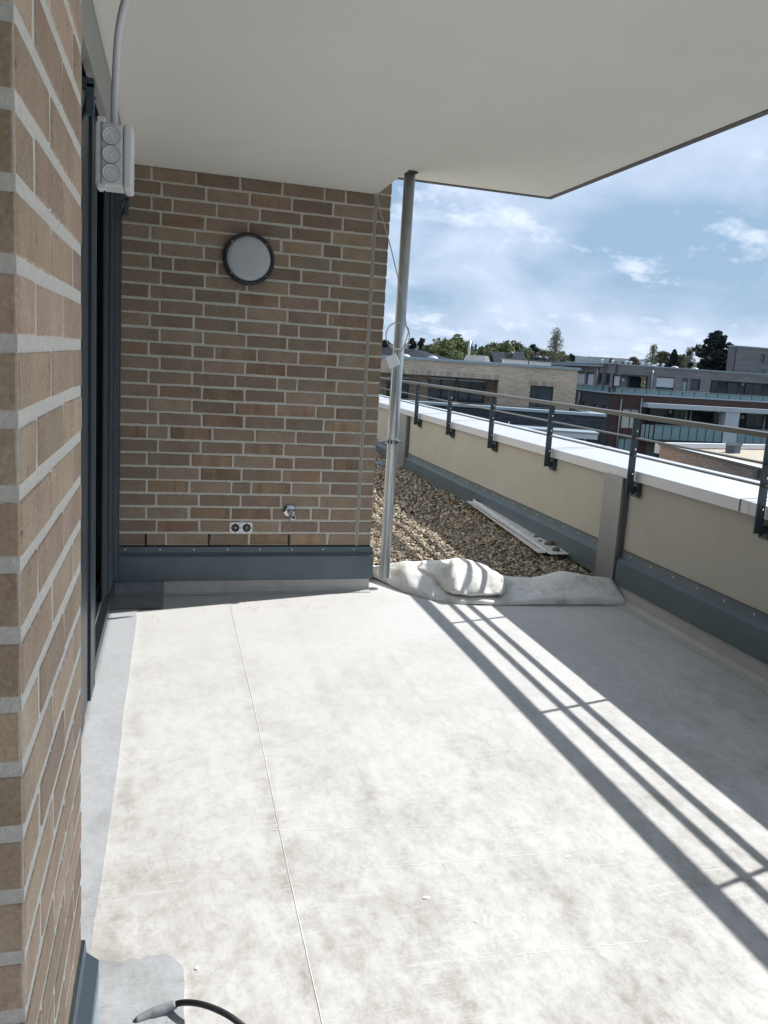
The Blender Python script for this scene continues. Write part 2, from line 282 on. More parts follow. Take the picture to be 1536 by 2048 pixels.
# ------------------------------------------------------------------ mesh helpers
class MB:
    def __init__(s): s.v = []; s.f = []; s.sm = []
    def add(s, vs, fs, smooth=False):
        o = len(s.v); s.v += [tuple(map(float, p)) for p in vs]; s.f += [tuple(i + o for i in f) for f in fs]; s.sm += [smooth] * len(fs); return s
    def box(s, x0, x1, y0, y1, z0, z1, rot=None):
        vs = [(x0, y0, z0), (x1, y0, z0), (x1, y1, z0), (x0, y1, z0), (x0, y0, z1), (x1, y0, z1), (x1, y1, z1), (x0, y1, z1)]
        if rot is not None: vs = [tuple(rot @ Vector(v)) for v in vs]
        return s.add(vs, [(0, 3, 2, 1), (4, 5, 6, 7), (0, 1, 5, 4), (1, 2, 6, 5), (2, 3, 7, 6), (3, 0, 4, 7)])
    def tube(s, pts, r, n=12, cap=True):
        pts = [Vector(p) for p in pts]; rs = r if isinstance(r, (list, tuple)) else [r] * len(pts)
        vs = []; fs = []; up = None
        for i, p in enumerate(pts):
            d = (pts[min(i + 1, len(pts) - 1)] - pts[max(i - 1, 0)]).normalized()
            if up is None: up = d.orthogonal().normalized()
            up = (up - d * up.dot(d)).normalized(); w = d.cross(up)
            for j in range(n):
                a = 2 * math.pi * j / n; vs.append(p + (up * math.cos(a) + w * math.sin(a)) * rs[i])
        for i in range(len(pts) - 1):
            for j in range(n):
                a = i * n + j; b = i * n + (j + 1) % n; fs.append((a, b, b + n, a + n))
        s.add(vs, fs, True)
        if cap:
            o = len(s.v) - len(vs); s.f.append(tuple(o + j for j in reversed(range(n)))); s.sm.append(False)
            s.f.append(tuple(o + (len(pts) - 1) * n + j for j in range(n))); s.sm.append(False)
        return s
    def lathe(s, prof, c, axis, n=32, smooth=True):
        """prof: list of (r, h) along axis from c"""
        ax = Vector(axis).normalized(); u = ax.orthogonal().normalized(); w = ax.cross(u); c = Vector(c); vs = []; fs = []
        for r, h in prof:
            for j in range(n):
                a = 2 * math.pi * j / n; vs.append(c + ax * h + (u * math.cos(a) + w * math.sin(a)) * max(r, 1e-5))
        for i in range(len(prof) - 1):
            for j in range(n):
                a = i * n + j; b = i * n + (j + 1) % n; fs.append((a, b, b + n, a + n))
        return s.add(vs, fs, smooth)
    def quad(s, a, b, c, d): return s.add([a, b, c, d], [(0, 1, 2, 3)])
    def ext(s, poly, y0, y1, axis='y'):
        """extrude an (a,b) polygon along an axis: 'y' -> (x,z) polygon, 'x' -> (y,z) polygon, 'z' -> (x,y)"""
        n = len(poly)
        f = {'y': lambda p, t: (p[0], t, p[1]), 'x': lambda p, t: (t, p[0], p[1]), 'z': lambda p, t: (p[0], p[1], t)}[axis]
        vs = [f(p, y0) for p in poly] + [f(p, y1) for p in poly]
        fs = [(i, (i + 1) % n, (i + 1) % n + n, i + n) for i in range(n)] + [tuple(reversed(range(n))), tuple(range(n, 2 * n))]
        return s.add(vs, fs)
    def mesh(s, name, m, fix=True):
        me = bpy.data.meshes.new(name); me.from_pydata(s.v, [], s.f); me.polygons.foreach_set('use_smooth', s.sm); me.materials.append(m)
        if fix:
            b = bmesh.new(); b.from_mesh(me); bmesh.ops.recalc_face_normals(b, faces=b.faces); b.to_mesh(me); b.free()
        me.update(); return me
    def build(s, name, m, parent=None, loc=None, bevel=0, fix=True, smooth_angle=False):
        o = bpy.data.objects.new(name, s.mesh(name, m, fix)); COL.objects.link(o)
        if parent is not None: o.parent = parent
        if loc is not None: o.location = loc
        if bevel:
            bv = o.modifiers.new('bevel', 'BEVEL'); bv.width = bevel; bv.segments = 2; bv.limit_method = 'ANGLE'; bv.angle_limit = math.radians(40)
        return o

def tag(o, label=None, cat=None, group=None, kind=None):
    if label: o['label'] = label
    if cat: o['category'] = cat
    if group: o['group'] = group
    if kind: o['kind'] = kind
    return o
def thing(name, label, cat, loc=(0, 0, 0), rz=0, group=None):
    o = bpy.data.objects.new(name, None); COL.objects.link(o); o.location = loc; o.rotation_euler = (0, 0, rz); o.empty_display_size = .1
    return tag(o, label, cat, group)
def inst(name, me, parent, loc, rot=(0, 0, 0)):
    o = bpy.data.objects.new(name, me); COL.objects.link(o); o.parent = parent; o.location = loc; o.rotation_euler = rot; return o

# ================================================================== SETTING
g = MB(); g.add([(-3000, -3000, -9), (3000, -3000, -9), (3000, 4500, -9), (-3000, 4500, -9)], [(0, 1, 2, 3)])
tag(g.build('ground', mat('meadow_ground', (.075, .085, .055), .95, var=.4, vscale=.05)), kind='structure')

# terrace slab, membrane sheets -------------------------------------------------
fl = MB(); fl.box(-.9, 3.4, -3, 14, -.35, -.012).build('terrace_floor', M['mem'])
floor = bpy.data.objects['terrace_floor']; tag(floor, kind='structure')
def sheet(x0, x1, y0, y1, z, m=None, wob=.0025, th=.0022, ny=60):
    b = MB(); ys = np.linspace(y0, y1, ny); w0 = np.cumsum(rng.normal(0, wob * .35, ny)); w0 -= np.linspace(w0[0], w0[-1], ny)
    w1 = np.cumsum(rng.normal(0, wob * .35, ny)); w1 -= np.linspace(w1[0], w1[-1], ny)
    nx = 5
    for i, y in enumerate(ys):
        a = x0 + w0[i]; c = x1 + w1[i]
        lift = abs(math.sin(y * 3.1 + x0 * 7)) * .0005
        b.v += [(a, y, z - th)] + [(a + (c - a) * j / nx, y, z + (lift if j in (0, nx) else 0)) for j in range(nx + 1)] + [(c, y, z - th)]
    w = nx + 3
    for i in range(ny - 1):
        for j in range(w - 1):
            q = i * w + j; b.f.append((q, q + 1, q + 1 + w, q + w)); b.sm.append(False)
    o = b.build('membrane_sheet', m or M['mem'], floor); return o
sheet(-.185, .385, -3, 4.99, .0000)
sheet(.362, 1.78, -3, 5.4, .0008)
sheet(1.745, 2.62, -3, 5.4, .0002)
sheet(2.595, 2.985, -3, 5.4, .0010)
sheet(-.335, -.172, 1.80, 4.95, .0065, M['mem_grey'], wob=.003)
b = MB(); edge_ = [(-.6, -.5)] + [(.052 + rng.normal(0, .0035), y) for y in np.linspace(-.5, 1.80, 40)] + [(.040, 1.822), (.030, 1.838)] + [(x, 1.858 + rng.normal(0, .004) + .006 * math.sin(x * 30)) for x in np.linspace(.01, -.36, 26)] + [(-.6, 1.85)]
b.add([(x, y, .0085) for x, y in edge_] + [(x, y, .0) for x, y in edge_], [tuple(range(len(edge_)))] + [(i, (i + 1) % len(edge_), (i + 1) % len(edge_) + len(edge_), i + len(edge_)) for i in range(len(edge_))]); b.build('membrane_patch', M['mem_grey'], floor)
sheet(-.335, -.030, 4.66, 4.965, .0115, M['mem_dark'], wob=.002, ny=8)
# a seam weld bead along the middle joint
b = MB(); ys = np.linspace(-.5, 4.95, 140); b.tube([(.362 + .004 * math.sin(y * 2.3) + rng.normal(0, .0006), y, .0004) for y in ys], .0016, 6)
b.build('weld_bead', mat('weld_bead_white', (.72, .72, .70), .6), floor)
b = MB(); ys = np.linspace(1.9, 4.6, 80); b.tube([(-.195 + rng.normal(0, .001), y, .001) for y in ys], .003, 6); b.build('weld_bead', M['mem_up'], floor)
for (pa, pb2) in (((768, 1735), (1180, 1698)), ((960, 1917), (1310, 1880)), ((640, 1420), (1000, 1408)), ((1240, 1404), (1330, 1388)), ((540, 1660), (900, 1650))):
    q0 = at(*pa, 2, .0014); q1 = at(*pb2, 2, .0014); b = MB(); T_ = np.linspace(0, 1, 26); pts = [q0 + (q1 - q0) * t + np.array([0, rng.normal(0, .0012), 0]) for t in T_]
    for i_ in range(25):
        w_ = np.array([0, .0013 * (.3 + rng.random()), 0]); b.quad(pts[i_] - w_, pts[i_ + 1] - w_, pts[i_ + 1] + w_, pts[i_] + w_)
    b.build('cross_seam', bpy.data.materials['weld_bead_white'], floor, fix=False)
# dust and mortar crumbs
b = MB()
for i in range(420):
    r = rng.random()
    if r < .45: x, y = -.17 + rng.normal(0, .03), rng.uniform(1.5, 4.6)
    elif r < .8: x, y = rng.uniform(-.15, .35), rng.uniform(1.55, 2.3)
    else: x, y = rng.uniform(-.1, 2.7), rng.uniform(1.5, 4.8)
    s = rng.uniform(.0008, .0026); z = .012 if x < -.16 or (x < .05 and y < 1.87) else .004
    vs = [(x + rng.uniform(-1, 1) * s, y + rng.uniform(-1, 1) * s, z + rng.uniform(-.2, .8) * s) for _ in range(4)]
    b.add(vs, [(0, 1, 2), (0, 2, 3), (0, 3, 1), (1, 3, 2)])
tag(b.build('mortar_crumbs', mat('mortar_crumb', (.55, .54, .52), .9)), 'fine pale mortar crumbs scattered over the terrace membrane', 'crumbs', kind='stuff')

# stepped soffit ---------------------------------------------------------------
ce = MB()
ce.box(-.256, 1.19, -3, 4.997, 2.535, 2.95)
ce.box(1.1905, 2.445, -3, 5.205, 2.70, 2.949)
ceil = ce.build('ceiling', M['ceil']); tag(ceil, kind='structure')
e = MB(); e.box(2.446, 2.482, -3, 5.242, 2.694, 2.96).box(1.191, 2.4455, 5.206, 5.242, 2.694, 2.9605); e.build('drip_profile', M['ceil_edge'], ceil)
e = MB(); e.box(-4, 2.47, -3, 5.2, 2.9605, 3.20); e.build('roof_slab', M['ceil'], ceil)
# hole where the pipe goes up
e = MB(); e.lathe([(.052, 0), (.052, .002), (.037, .002)], (1.402, 5.028, 2.697), (0, 0, 1), 24, False); e.build('pipe_hole', M['dark'], ceil)

# ================================================================== BRICK WALL (end wall)
YW = 5.0
wall = thing('brick_wall', 'tan brick end wall of the terrace carrying the round lamp, with grey metal flashing at its foot', 'wall', (0, YW, 0))
MBv = {}
def brick_mesh(lx, ly, lz, m, key, chamf=.0035, var=0):
    kk = (round(lx, 3), round(ly, 3), round(lz, 3), key, var)
    if kk in MBv: return MBv[kk]
    bm = bmesh.new(); bmesh.ops.create_cube(bm, size=1)
    for v in bm.verts:
        v.co.x *= lx; v.co.y *= ly; v.co.z *= lz
        jt = .4 if key == 'p' else 1
        v.co.x += rng.normal(0, .0012) * jt; v.co.z += rng.normal(0, .0012) * jt; v.co.y += rng.normal(0, .0006) * jt
    bmesh.ops.bevel(bm, geom=list(bm.edges), offset=chamf, segments=1, affect='EDGES', profile=.5)
    me = bpy.data.meshes.new('brick'); bm.to_mesh(me); bm.free(); me.materials.append(m); MBv[kk] = me; return me
ROWS = [[-0.141, 0.109, 0.36, 0.61, 0.866, 0.998], [-0.083, 0.166, 0.419, 0.671, 0.923], [-0.138, -0.021, 0.23, 0.481, 0.735, 0.989], [-0.086, 0.166, 0.417, 0.671, 0.924], [-0.142, 0.108, .362, 0.616, 0.87, 0.991], [-0.086, 0.161, .416, 0.67, 0.925], [-0.138, -0.013, 0.241, .494, 0.747, 0.998], [-0.08, 0.171, 0.419, 0.674, 0.926], [-0.142, 0.11, 0.364, 0.617, 0.87, 0.994], [-0.083, 0.168, 0.421, 0.672, 0.924], [-0.139, 0.113, 0.368, 0.62, 0.746, 0.998], [-0.082, 0.171, 0.426, 0.677, 0.928], [-0.143, 0.11, 0.239, 0.494, 0.749, 1.002], [-0.078, 0.172, 0.426, 0.677, 0.928], [-0.141, 0.112, 0.368, 0.625, 0.75, 1.002], [-0.082, 0.172, 0.427, 0.679, 0.93], [-0.142, 0.113, 0.37, 0.625, 0.879, 1.002], [-0.082, 0.173, 0.431, 0.684, 0.932], [-0.143, -0.018, 0.242, 0.5, 0.755, 1.004], [-0.081, 0.172, 0.43, 0.683, 0.933], [-0.144, 0.112, 0.371, 0.626, 0.751, 1.003], [-0.081, 0.169, 0.426, 0.678, 0.93], [-0.143, 0.111, 0.366, 0.489, 0.742, 0.995], [-0.085, 0.169, 0.424, 0.678, 0.929], [-0.144, 0.11, 0.368, 0.623, 0.877, 1.0], [-0.08, 0.176, 0.432, 0.678, 0.931], [-0.144, -0.021, 0.236, 0.485, 0.74, 0.994]]
BANDED = {(0, 9), (3, 1), (8, 3), (8, 5), (9, 5), (12, 0), (12, 3), (12, 5), (13, 3), (15, 1), (15, 2), (16, 4), (16, 3), (17, 2), (17, 5), (18, 0), (18, 2), (19, 3), (20, 4), (20, 2), (20, 6), (24, 2), (24, 3), (25, 1), (26, 4), (26, 5), (21, 2)}
CH = .0829; J = .0125
ZJ0 = 2.457           # joint below row 0
def wbrick(r, i, x0, x1):
    zc_ = ZJ0 + CH / 2 - CH * r; h = CH - J
    band = (r, i) in BANDED or rng.random() < .02
    m = M['brick_band'] if band else M['brick']
    lx = round((x1 - x0 - J) / .003) * .003
    me = brick_mesh(lx, .10, h, m, 'b' if band else 'a', var=int(rng.integers(0, 2)))
    return inst('brick', me, wall, ((x0 + x1) / 2,   .05 + float(np.clip(rng.normal(0, .0005), -.001, .001)), zc_ + rng.normal(0, .0007)), (0, rng.normal(0, .0015), rng.normal(0, .003)))
for r, xs in enumerate(ROWS):
    e_ = [-.39] + xs + [1.190]
    for i in range(len(e_) - 1):
        x0, x1 = e_[i], e_[i + 1]
        if i == len(e_) - 2: x1 = 1.1845
        if i == 0: x0 = -.39
        wbrick(r, i, x0 + 0, x1)
for r in range(-4, 27):   # short return beyond the movement joint
    wbrick(r, 20, 1.1965, 1.2915)
mo = MB(); mo.box(-.39, 1.187, .0036, .30, .10, 2.534); mo.box(1.1985, 1.2815, .0036, .30, .10, 2.80)
mo.build('mortar', M['mortar'], wall)
MB().box(1.183, 1.1985, -.0015, .02, .30, 2.533).build('movement_joint', M['sealant'], wall)
bj = MB()
for r, x in ((26, -.144), (26, .236), (26, .740)):
    zc_ = ZJ0 + CH / 2 - CH * r; bj.box(x - .0052, x + .0052, -.0004, .02, zc_ - .040, zc_ + .034)
bj.box(-.33, 1.285, -.0002, .012, .2955, .3045)
bj.build('open_weep_joint', M['dark'], wall)
# flashing profile (y,z), running along x
prof = [(-.004, .297), (-.010, .297), (-.013, .262), (-.040, .240), (-.040, .088), (-.036, .084), (-.030, .088), (-.030, .236), (-.004, .256)]
fz = MB().ext(prof, -.32, 1.300, 'x').build('wall_flashing', M['flash'], wall)
# folded end cap
MB().ext([(-.0405, .24), (-.0405, .088), (.0, .088), (.02, .262), (-.012, .262)], 1.3005, 1.303, 'x').build('flashing_end_fold', M['flash'], wall)
sc = MB(); sc.lathe([(.0075, 0), (.0075, .0012), (.0050, .0034), (.0, .004)], (0, 0, 0), (0, -1, 0), 12)
scm = sc.mesh('screw', M['screw'])
for x in np.arange(-.265, 1.29, .205): inst('screw', scm, fz, (x, -.0105, .280))
# membrane upstand at the wall foot
MB().ext([(-.005, .10), (-.022, .10), (-.024, .03), (-.034, .010), (-.075, .0045), (-.075, .003), (-.005, -.01)], -.03, 1.286, 'x').build('membrane_upstand', M['mem_up'], wall)
# core of the building beyond the wall
blk = MB(); blk.box(-4, 1.20, .305, 9, -.3, 3.2); tag_o = blk.build('wall_core', M['plaster'], wall)

# ================================================================== WALL LAMP
lc = Vector((.421, YW, 2.070))
lamp = thing('wall_lamp', 'round bulkhead lamp with dark ring and opal disc on the brick wall', 'wall lamp', tuple(lc))
MB().lathe([(.0, 0), (.145, 0), (.152, .012), (.1535, .040), (.150, .052), (.142, .058), (.1315, .058), (.129, .050), (.0, .048)], (0, 0, 0), (0, -1, 0), 72).build('housing_ring', M['lampring'], lamp)
MB().lathe([(.1288, .050), (.124, .0555), (.10, .060), (.05, .0635), (.0, .0645)], (0, 0, 0), (0, -1, 0), 64).build('opal_disc', M['opal'], lamp)
ls = MB().lathe([(.004, 0), (.004, .001), (.0, .0025)], (0, 0, 0), (0, -1, 0), 10).mesh('screw', M['screw'])
for a in (42, 138, 222, 318): inst('screw', ls, lamp, (.1365 * math.cos(math.radians(a)), -.0585, .1365 * math.sin(math.radians(a))))

# ================================================================== SOCKET, TAP
sk = thing('power_socket', 'unfinished double power socket with white carrier plates low on the brick wall', 'socket', (.432, YW, .419))
for sx in (-.0355, .0355):
    p = MB(); R_ = .0355; hole = .026; n = 8
    outer = []; inner = []
    for j in range(32):
        a = 2 * math.pi * (j + .5) / 32; c, s_ = math.cos(a), math.sin(a); q = max(abs(c), abs(s_)); rr = min(R_ / q, R_ * 1.30)
        outer.append((c * rr, s_ * rr)); inner.append((c * hole, s_ * hole))
    vs = [(a, -.004, b_) for a, b_ in outer] + [(a, -.004, b_) for a, b_ in inner] + [(a, .004, b_) for a, b_ in outer]
    fs = [(j, (j + 1) % 32, 32 + (j + 1) % 32, 32 + j) for j in range(32)] + [(j, (j + 1) % 32, 64 + (j + 1) % 32, 64 + j) for j in range(32)]
    p.add(vs, fs); o = p.build('carrier_plate', M['white2'], sk, (sx, 0, 0))
    q = MB()
    for a in (45, 135, 225, 315): 
        cx, cz = .031 * math.cos(math.radians(a)) * 1.15, .031 * math.sin(math.radians(a)) * 1.15
        q.box(cx - .0035, cx + .0035, -.0045, -.003, cz - .0015, cz + .0015)
    for cx, cz in ((0, .031), (0, -.031), (.031, 0), (-.031, 0)): q.box(cx - .004, cx + .004, -.0046, -.003, cz - .0018, cz + .0018)
    tag(q.build('slot', M['sock'], o), kind='stuff')
    MB().lathe([(.0255, 0), (.0255, .006), (.020, .007), (.019, .001), (.0, .0005)], (0, 0, 0), (0, -1, 0), 24).build('socket_insert', M['sock'], sk, (sx, 0, 0))
    c = MB().box(-.002, .002, -.009, -.002, -.012, .012).box(-.014, -.010, -.009, -.002, -.002, .002).box(.010, .014, -.009, -.002, -.002, .002).tube([(-.004, -.01, -.008), (.004, -.011, .009)], .0022, 6)
    c.build('contact', M['screw'], sk, (sx, 0, 0))
tap = thing('garden_tap', 'chromed frost-proof garden tap on a round rosette low on the brick wall', 'tap', (.733, YW, .533))
MB().lathe([(.0, .0), (.043, .0), (.043, .004), (.038, .011), (.022, .015), (.0, .016)], (0, 0, 0), (0, -1, 0), 36).build('rosette', M['chrome'], tap)
MB().lathe([(.015, .010), (.015, .045), (.018, .047), (.018, .062), (.012, .066), (.0, .068)], (0, 0, 0), (0, -1, 0), 20).build('valve_body', M['steel'], tap)
MB().tube([(0, -.045, .0), (.002, -.055, -.015), (.004, -.060, -.035), (.004, -.060, -.060)], [.012, .012, .011, .012], 14).build('spout', M['steel'], tap)
h = MB().lathe([(.006, -.006), (.017, -.006), (.017, .006), (.006, .006), (.006, -.006)], (.020, -.070, -.030), (.25, -1, 0), 18); h.build('key_ring', M['chrome'], tap)
MB().tube([(0, -.066, .004), (.008, -.071, -.010), (.016, -.071, -.020)], .007, 8).build('key_shaft', M['steel'], tap)
MB().lathe([(.007, 0), (.007, .01), (0, .01)], (.020, -.071, -.030), (.25, -1, 0), 12).build('key_hole', M['dark'], tap)

# ================================================================== NEAR BRICK PILLAR
PX, PY0, PY1 = -.1615, .951, 1.572
pil = thing('brick_pillar', 'pale tan brick pillar close by at the left edge of the picture', 'pillar', (PX, PY0, 0))
zj = 1.7626
kmin = int((.30 - zj) / CH) - 1; kmax = int((3.0 - zj) / CH) + 1
rows_ = [(k_, zj + CH * k_) for k_ in range(-18, 16)]
for k_, zb in rows_:
    zc_ = zb + CH / 2; h_ = CH - .0145
    if zc_ < .30 or zc_ > 2.95: continue
    def pb(x0, x1, y0, y1):
        lx, ly = x1 - x0, y1 - y0
        me = brick_mesh(round(lx, 3), round(ly, 3), h_, M['pbrick'], 'p', chamf=.0042, var=int(rng.integers(0, 3)))
        inst('brick', me, pil, ((x0 + x1) / 2 + float(np.clip(rng.normal(0, .0003), -.0006, .0006)), (y0 + y1) / 2 + float(np.clip(rng.normal(0, .0003), -.0006, .0006)), zc_ + rng.normal(0, .0008)), (rng.normal(0, .0015), rng.normal(0, .0008), rng.normal(0, .0008)))
    D = PY1 - PY0
    if k_ % 2:      # header on this side, stretcher on the near face
        pb(-.240, 0, 0, .115); pb(-.115, 0, .1265, .3665); pb(-.115, 0, .378, D); pb(-.4915, -.2515, 0, .115)
    else:
        pb(-.115, 0, 0, .240); pb(-.115, 0, .2515, .4915); pb(-.115, 0, .503, D); pb(-.3665, -.1265, 0, .115)
mo = MB(); mo.box(-.50, -.0016, .0016, PY1 - PY0 - .0015, .20, 2.96); mo.build('mortar', mat('mortar_pale', (.90, .87, .80), .95, var=.16, vscale=90, bump=.0016, bscale=420), pil)
fp = [(-.010, .292), (.007, .292), (.010, .262), (.034, .240), (.034, .03), (.024, .03), (-.010, .03)]
ff = MB().ext(fp, -.06, PY1 - PY0 + .008, 'y').build('pillar_flashing', mat('flashing_light_blue', (.20, .26, .30), .45, var=.1, vscale=4), pil)
MB().ext([(.004, .03), (.03, .03), (.045, .01), (.12, .0095), (.12, .002), (.0, .002)], -.06, PY1 - PY0 + .004, 'y').build('membrane_upstand', M['mem_grey'], pil)

# ================================================================== WINDOW DOOR (left)
door = thing('balcony_door', 'dark anthracite framed balcony door with shutter guides between pillar and end wall', 'door', (-.30, 2.2, 0))
DY = 2.2
def dbox(name, m, x0, x1, y0, y1, z0, z1, par=None, bev=.002):
    return MB().box(x0 + .30, x1 + .30, y0 - DY, y1 - DY, z0, z1).build(name, m, par or door, bevel=bev)
# near shutter-guide jamb with ribs
jn = dbox('jamb', M['anth'], -.40, -.312, 1.60, 3.33, .105, 2.40)
for a, b_, x in ((1.7, 2.60, -.300), (2.72, 2.97, -.296), (3.03, 3.16, -.303), (3.20, 3.345, -.294)):
    dbox('guide_rail', M['anth'], -.35, x, a, b_, .10, 2.42, jn)
dbox('guide_edge', M['anth_l'], -.33, -.2925, 3.346, 3.366, .10, 2.42, jn)
dbox('guide_edge', M['anth_l'], -.33, -.297, 2.985, 3.000, .10, 2.42, jn)
# far jamb
jf = dbox('jamb', M['anth'], -.40, -.330, 4.82, 4.985, .16, 2.40)
for a, b_, x, mm_ in ((4.30, 4.42, -.335, 'anth'), (4.46, 4.56, -.318, 'anth'), (4.60, 4.78, -.308, 'anth'), (4.82, 4.955, -.296, 'anth')):
    dbox('guide_rail', M[mm_], -.345, x, a, b_, .165, 2.42, jf)
for a, x in ((4.425, -.330), (4.565, -.314), (4.79, -.300), (4.965, -.297)):
    dbox('guide_edge', M['anth_l'], -.343, x, a, a + .014, .165, 2.42, jf)
# leaf between the jambs
lf = dbox('door_leaf', M['anth'], -.43, -.372, 3.36, 3.50, .14, 2.40); lf2 = dbox('door_leaf', M['anth'], -.43, -.372, 4.66, 4.818, .14, 2.40)
dbox('leaf_edge', M['anth_l'], -.40, -.368, 3.50, 3.515, .20, 2.38, lf); dbox('leaf_edge', M['anth_l'], -.40, -.366, 3.42, 3.432, .16, 2.38, lf)
dbox('leaf_edge', M['anth_l'], -.40, -.368, 4.645, 4.66, .20, 2.38, lf2); dbox('leaf_edge', M['anth_l'], -.40, -.366, 4.74, 4.752, .16, 2.38, lf2)
dbox('bottom_rail', M['anth'], -.43, -.374, 3.36, 4.818, .155, .235)
dbox('pane', M['glass'], -.41, -.400, 3.36, 4.818, .22, 2.40, bev=0)
MB().box(-.075, -.048, 3.33 - DY, 4.818 - DY, .140, .160).build('threshold_rail', M['sill_l'], door)
# sloping sill sheet
MB().ext([(-.12, .150), (-.02, .085), (-.018, .035), (-.022, .035), (-.024, .080), (-.12, .140)], 1.60 - DY, 4.958 - DY, 'y').build('sill', M['sill'], door)
# lintel sheet and shadow gap
li = MB().box(.020, .0455, 1.45 - DY, 4.96 - DY, 2.345, 2.524).build('lintel_panel', M['lint'], door)
dbox('shadow_gap', M['dark'], -.33, -.262, 1.45, 4.96, 2.524, 2.535, bev=0)
dbox('lintel_soffit', M['anth'], -.55, -.2805, 1.45, 4.97, 2.40, 2.534, bev=0)
# shutter inlet funnels
for y in (2.72, 4.66):
    o = MB().box(-.03, .055, y - DY, y + .035 - DY, 2.275, 2.305).box(.03, .055, y - DY, y + .02 - DY, 2.20, 2.29).build('inlet_funnel', M['anth_l'], door, bevel=.003)
    MB().tube([(.045, y + .02 - DY, 2.26), (.012, y + .03 - DY, 2.17)], [.018, .003], 6).build('funnel_tip', M['anth_l'], o)
for y in (2.60, ): inst('screw', ls, door, (.0462 - .03, y - DY, 2.38), (0, 0, math.pi / 2))
# black mass standing for the flat behind the door, added to block light
dbox('light_block', M['dark'], -4.0, -.435, -3, 4.99, -.3, 2.95, bev=0)
dbox('reveal', M['anth'], -.434, -.36, 1.573, 4.985, .0, .125, bev=0)

# ================================================================== JUNCTION BOX + CONDUIT
jb = thing('junction_box', 'white electrical junction box with three round knockouts hanging from a grey conduit', 'junction box', (-.140, 2.0, 1.93))
bd = MB().box(-.022, .024, -.045, .045, -.064, .066).build('box_body', M['white'], jb, bevel=.004)
MB().box(.025, .044, -.048, .048, -.068, .069).build('box_lid', M['white2'], jb, bevel=.005)
MB().box(-.034, -.0225, -.043, .043, -.066, .068).build('box_back', M['white'], jb, bevel=.003)
for z in (-.074, .066): MB().box(-.030, -.012, -.046, -.03, z, z + .012).build('fixing_tab', M['white2'], jb, bevel=.002)
for z in (.040, .001, -.038):
    o = MB().lathe([(.0182, 0), (.0182, .0036), (.0162, .0036), (.0150, .0006), (.0125, .0006), (.0118, .0028), (.0102, .0028), (.0090, .0006), (.0055, .0006), (.0046, .0030), (.0, .0030)], (0, 0, 0), (0, -1, 0), 32, False).build('knockout', M['white2'], jb, (-.001, -.0456, z))
    MB().lathe([(.0196, .0), (.0196, .0003), (.0, .0003)], (0, 0, 0), (0, -1, 0), 32, False).build('groove_shade', mat('groove_shade_grey', (.22, .24, .27), .7), o, (0, .0002, 0))  # darker grey disc stands in for the shade around each knockout ring
cd = [at(230 - 2, 252, 1, 2.0), at(229, 200, 1, 2.0), at(232, 130, 1, 1.99), at(236, 75, 1, 1.95), at(243, 30, 1, 1.90), at(255, -10, 1, 1.84), at(278, -60, 1, 1.80), at(310, -120, 1, 1.78)]
cd.append(np.array([cd[-1][0] + .02, 1.78, 2.533]))
def smooth_path(pts, n=8):
    P = [Vector(p) for p in pts]; o = []
    for i in range(len(P) - 1):
        p0 = P[max(i - 1, 0)]; p1 = P[i]; p2 = P[i + 1]; p3 = P[min(i + 2, len(P) - 1)]
        for k_ in range(n):
            t = k_ / n; o.append(.5 * ((2 * p1) + (p2 - p0) * t + (2 * p0 - 5 * p1 + 4 * p2 - p3) * t * t + (3 * p1 - p0 - 3 * p2 + p3) * t ** 3))
    o.append(P[-1]); return o
MB().tube([p - Vector((-.140, 2.0, 1.93)) for p in smooth_path(cd)], .0078, 14).build('conduit', M['white'], jb)

# ================================================================== STEEL PIPE, CABLE
pipe = thing('steel_pipe', 'galvanised downpipe standing at the corner of the brick wall', 'pipe', (1.402, 5.028, 0))
MB().tube([(0, 0, .075), (0, 0, 2.72)], .0355, 36).build('pipe_shaft', M['steel'], pipe)
MB().tube([(-.026, -.028, .08), (-.026, -.028, 2.70)], .004, 8).build('pipe_seam', M['steel'], pipe)
cl = MB().lathe([(.0365, -.012), (.0395, -.012), (.0395, .012), (.0365, .012)], (0, 0, 1.0), (0, 0, 1), 36, False).build('pipe_clamp', M['chrome'], pipe)
MB().box(.018, .046, -.046, -.026, .990, 1.012).build('clamp_lug', M['chrome'], cl, bevel=.002)
MB().box(-.048, -.030, -.020, -.002, .988, 1.012).build('clamp_lug', M['chrome'], cl, bevel=.002)
MB().tube([(-.030, 0, 1.0), (-.14, .02, 1.003)], .004, 8).build('wall_screw', M['chrome'], cl)

cab = thing('coiled_cable', 'thin white cable hanging from the ceiling joint with one coil and a square cover plate', 'cable', (1.19, 4.96, 2.53))
def cp(px, py, y): return at(px, py, 1, y)
pts = [cp(748, 384, 4.985), cp(754, 391, 4.97), cp(758, 405, 4.965), cp(760, 422, 4.96), cp(768, 447, 4.95), cp(778, 482, 4.93), cp(790, 530, 4.92), cp(801, 580, 4.91), cp(810, 632, 4.905)]
cc_ = (795.5, 672); 
for k_ in range(0, 15):
    a = math.radians(-35 + k_ * 26 * -1 + 0) ; pts.append(cp(cc_[0] + 23.5 * math.cos(a), cc_[1] + 27 * -math.sin(a) * -1 if False else cc_[1] - 27 * math.sin(math.radians(50 + k_ * 26)) * 1, 4.90 - .001 * k_) if False else cp(cc_[0] + 23.5 * math.cos(math.radians(40 - k_ * 27)), cc_[1] - 27 * math.sin(math.radians(40 - k_ * 27)), 4.905 - .0012 * k_))
pts += [cp(806, 697, 4.885), cp(798, 708, 4.885), cp(790, 719, 4.887)]
O_ = Vector((1.19, 4.96, 2.53))
MB().tube([p - O_ for p in smooth_path(pts, 6)], .0036, 8).build('cable', M['wcable'], cab)
pc = Vector(cp(785.5, 722, 4.885)) - O_
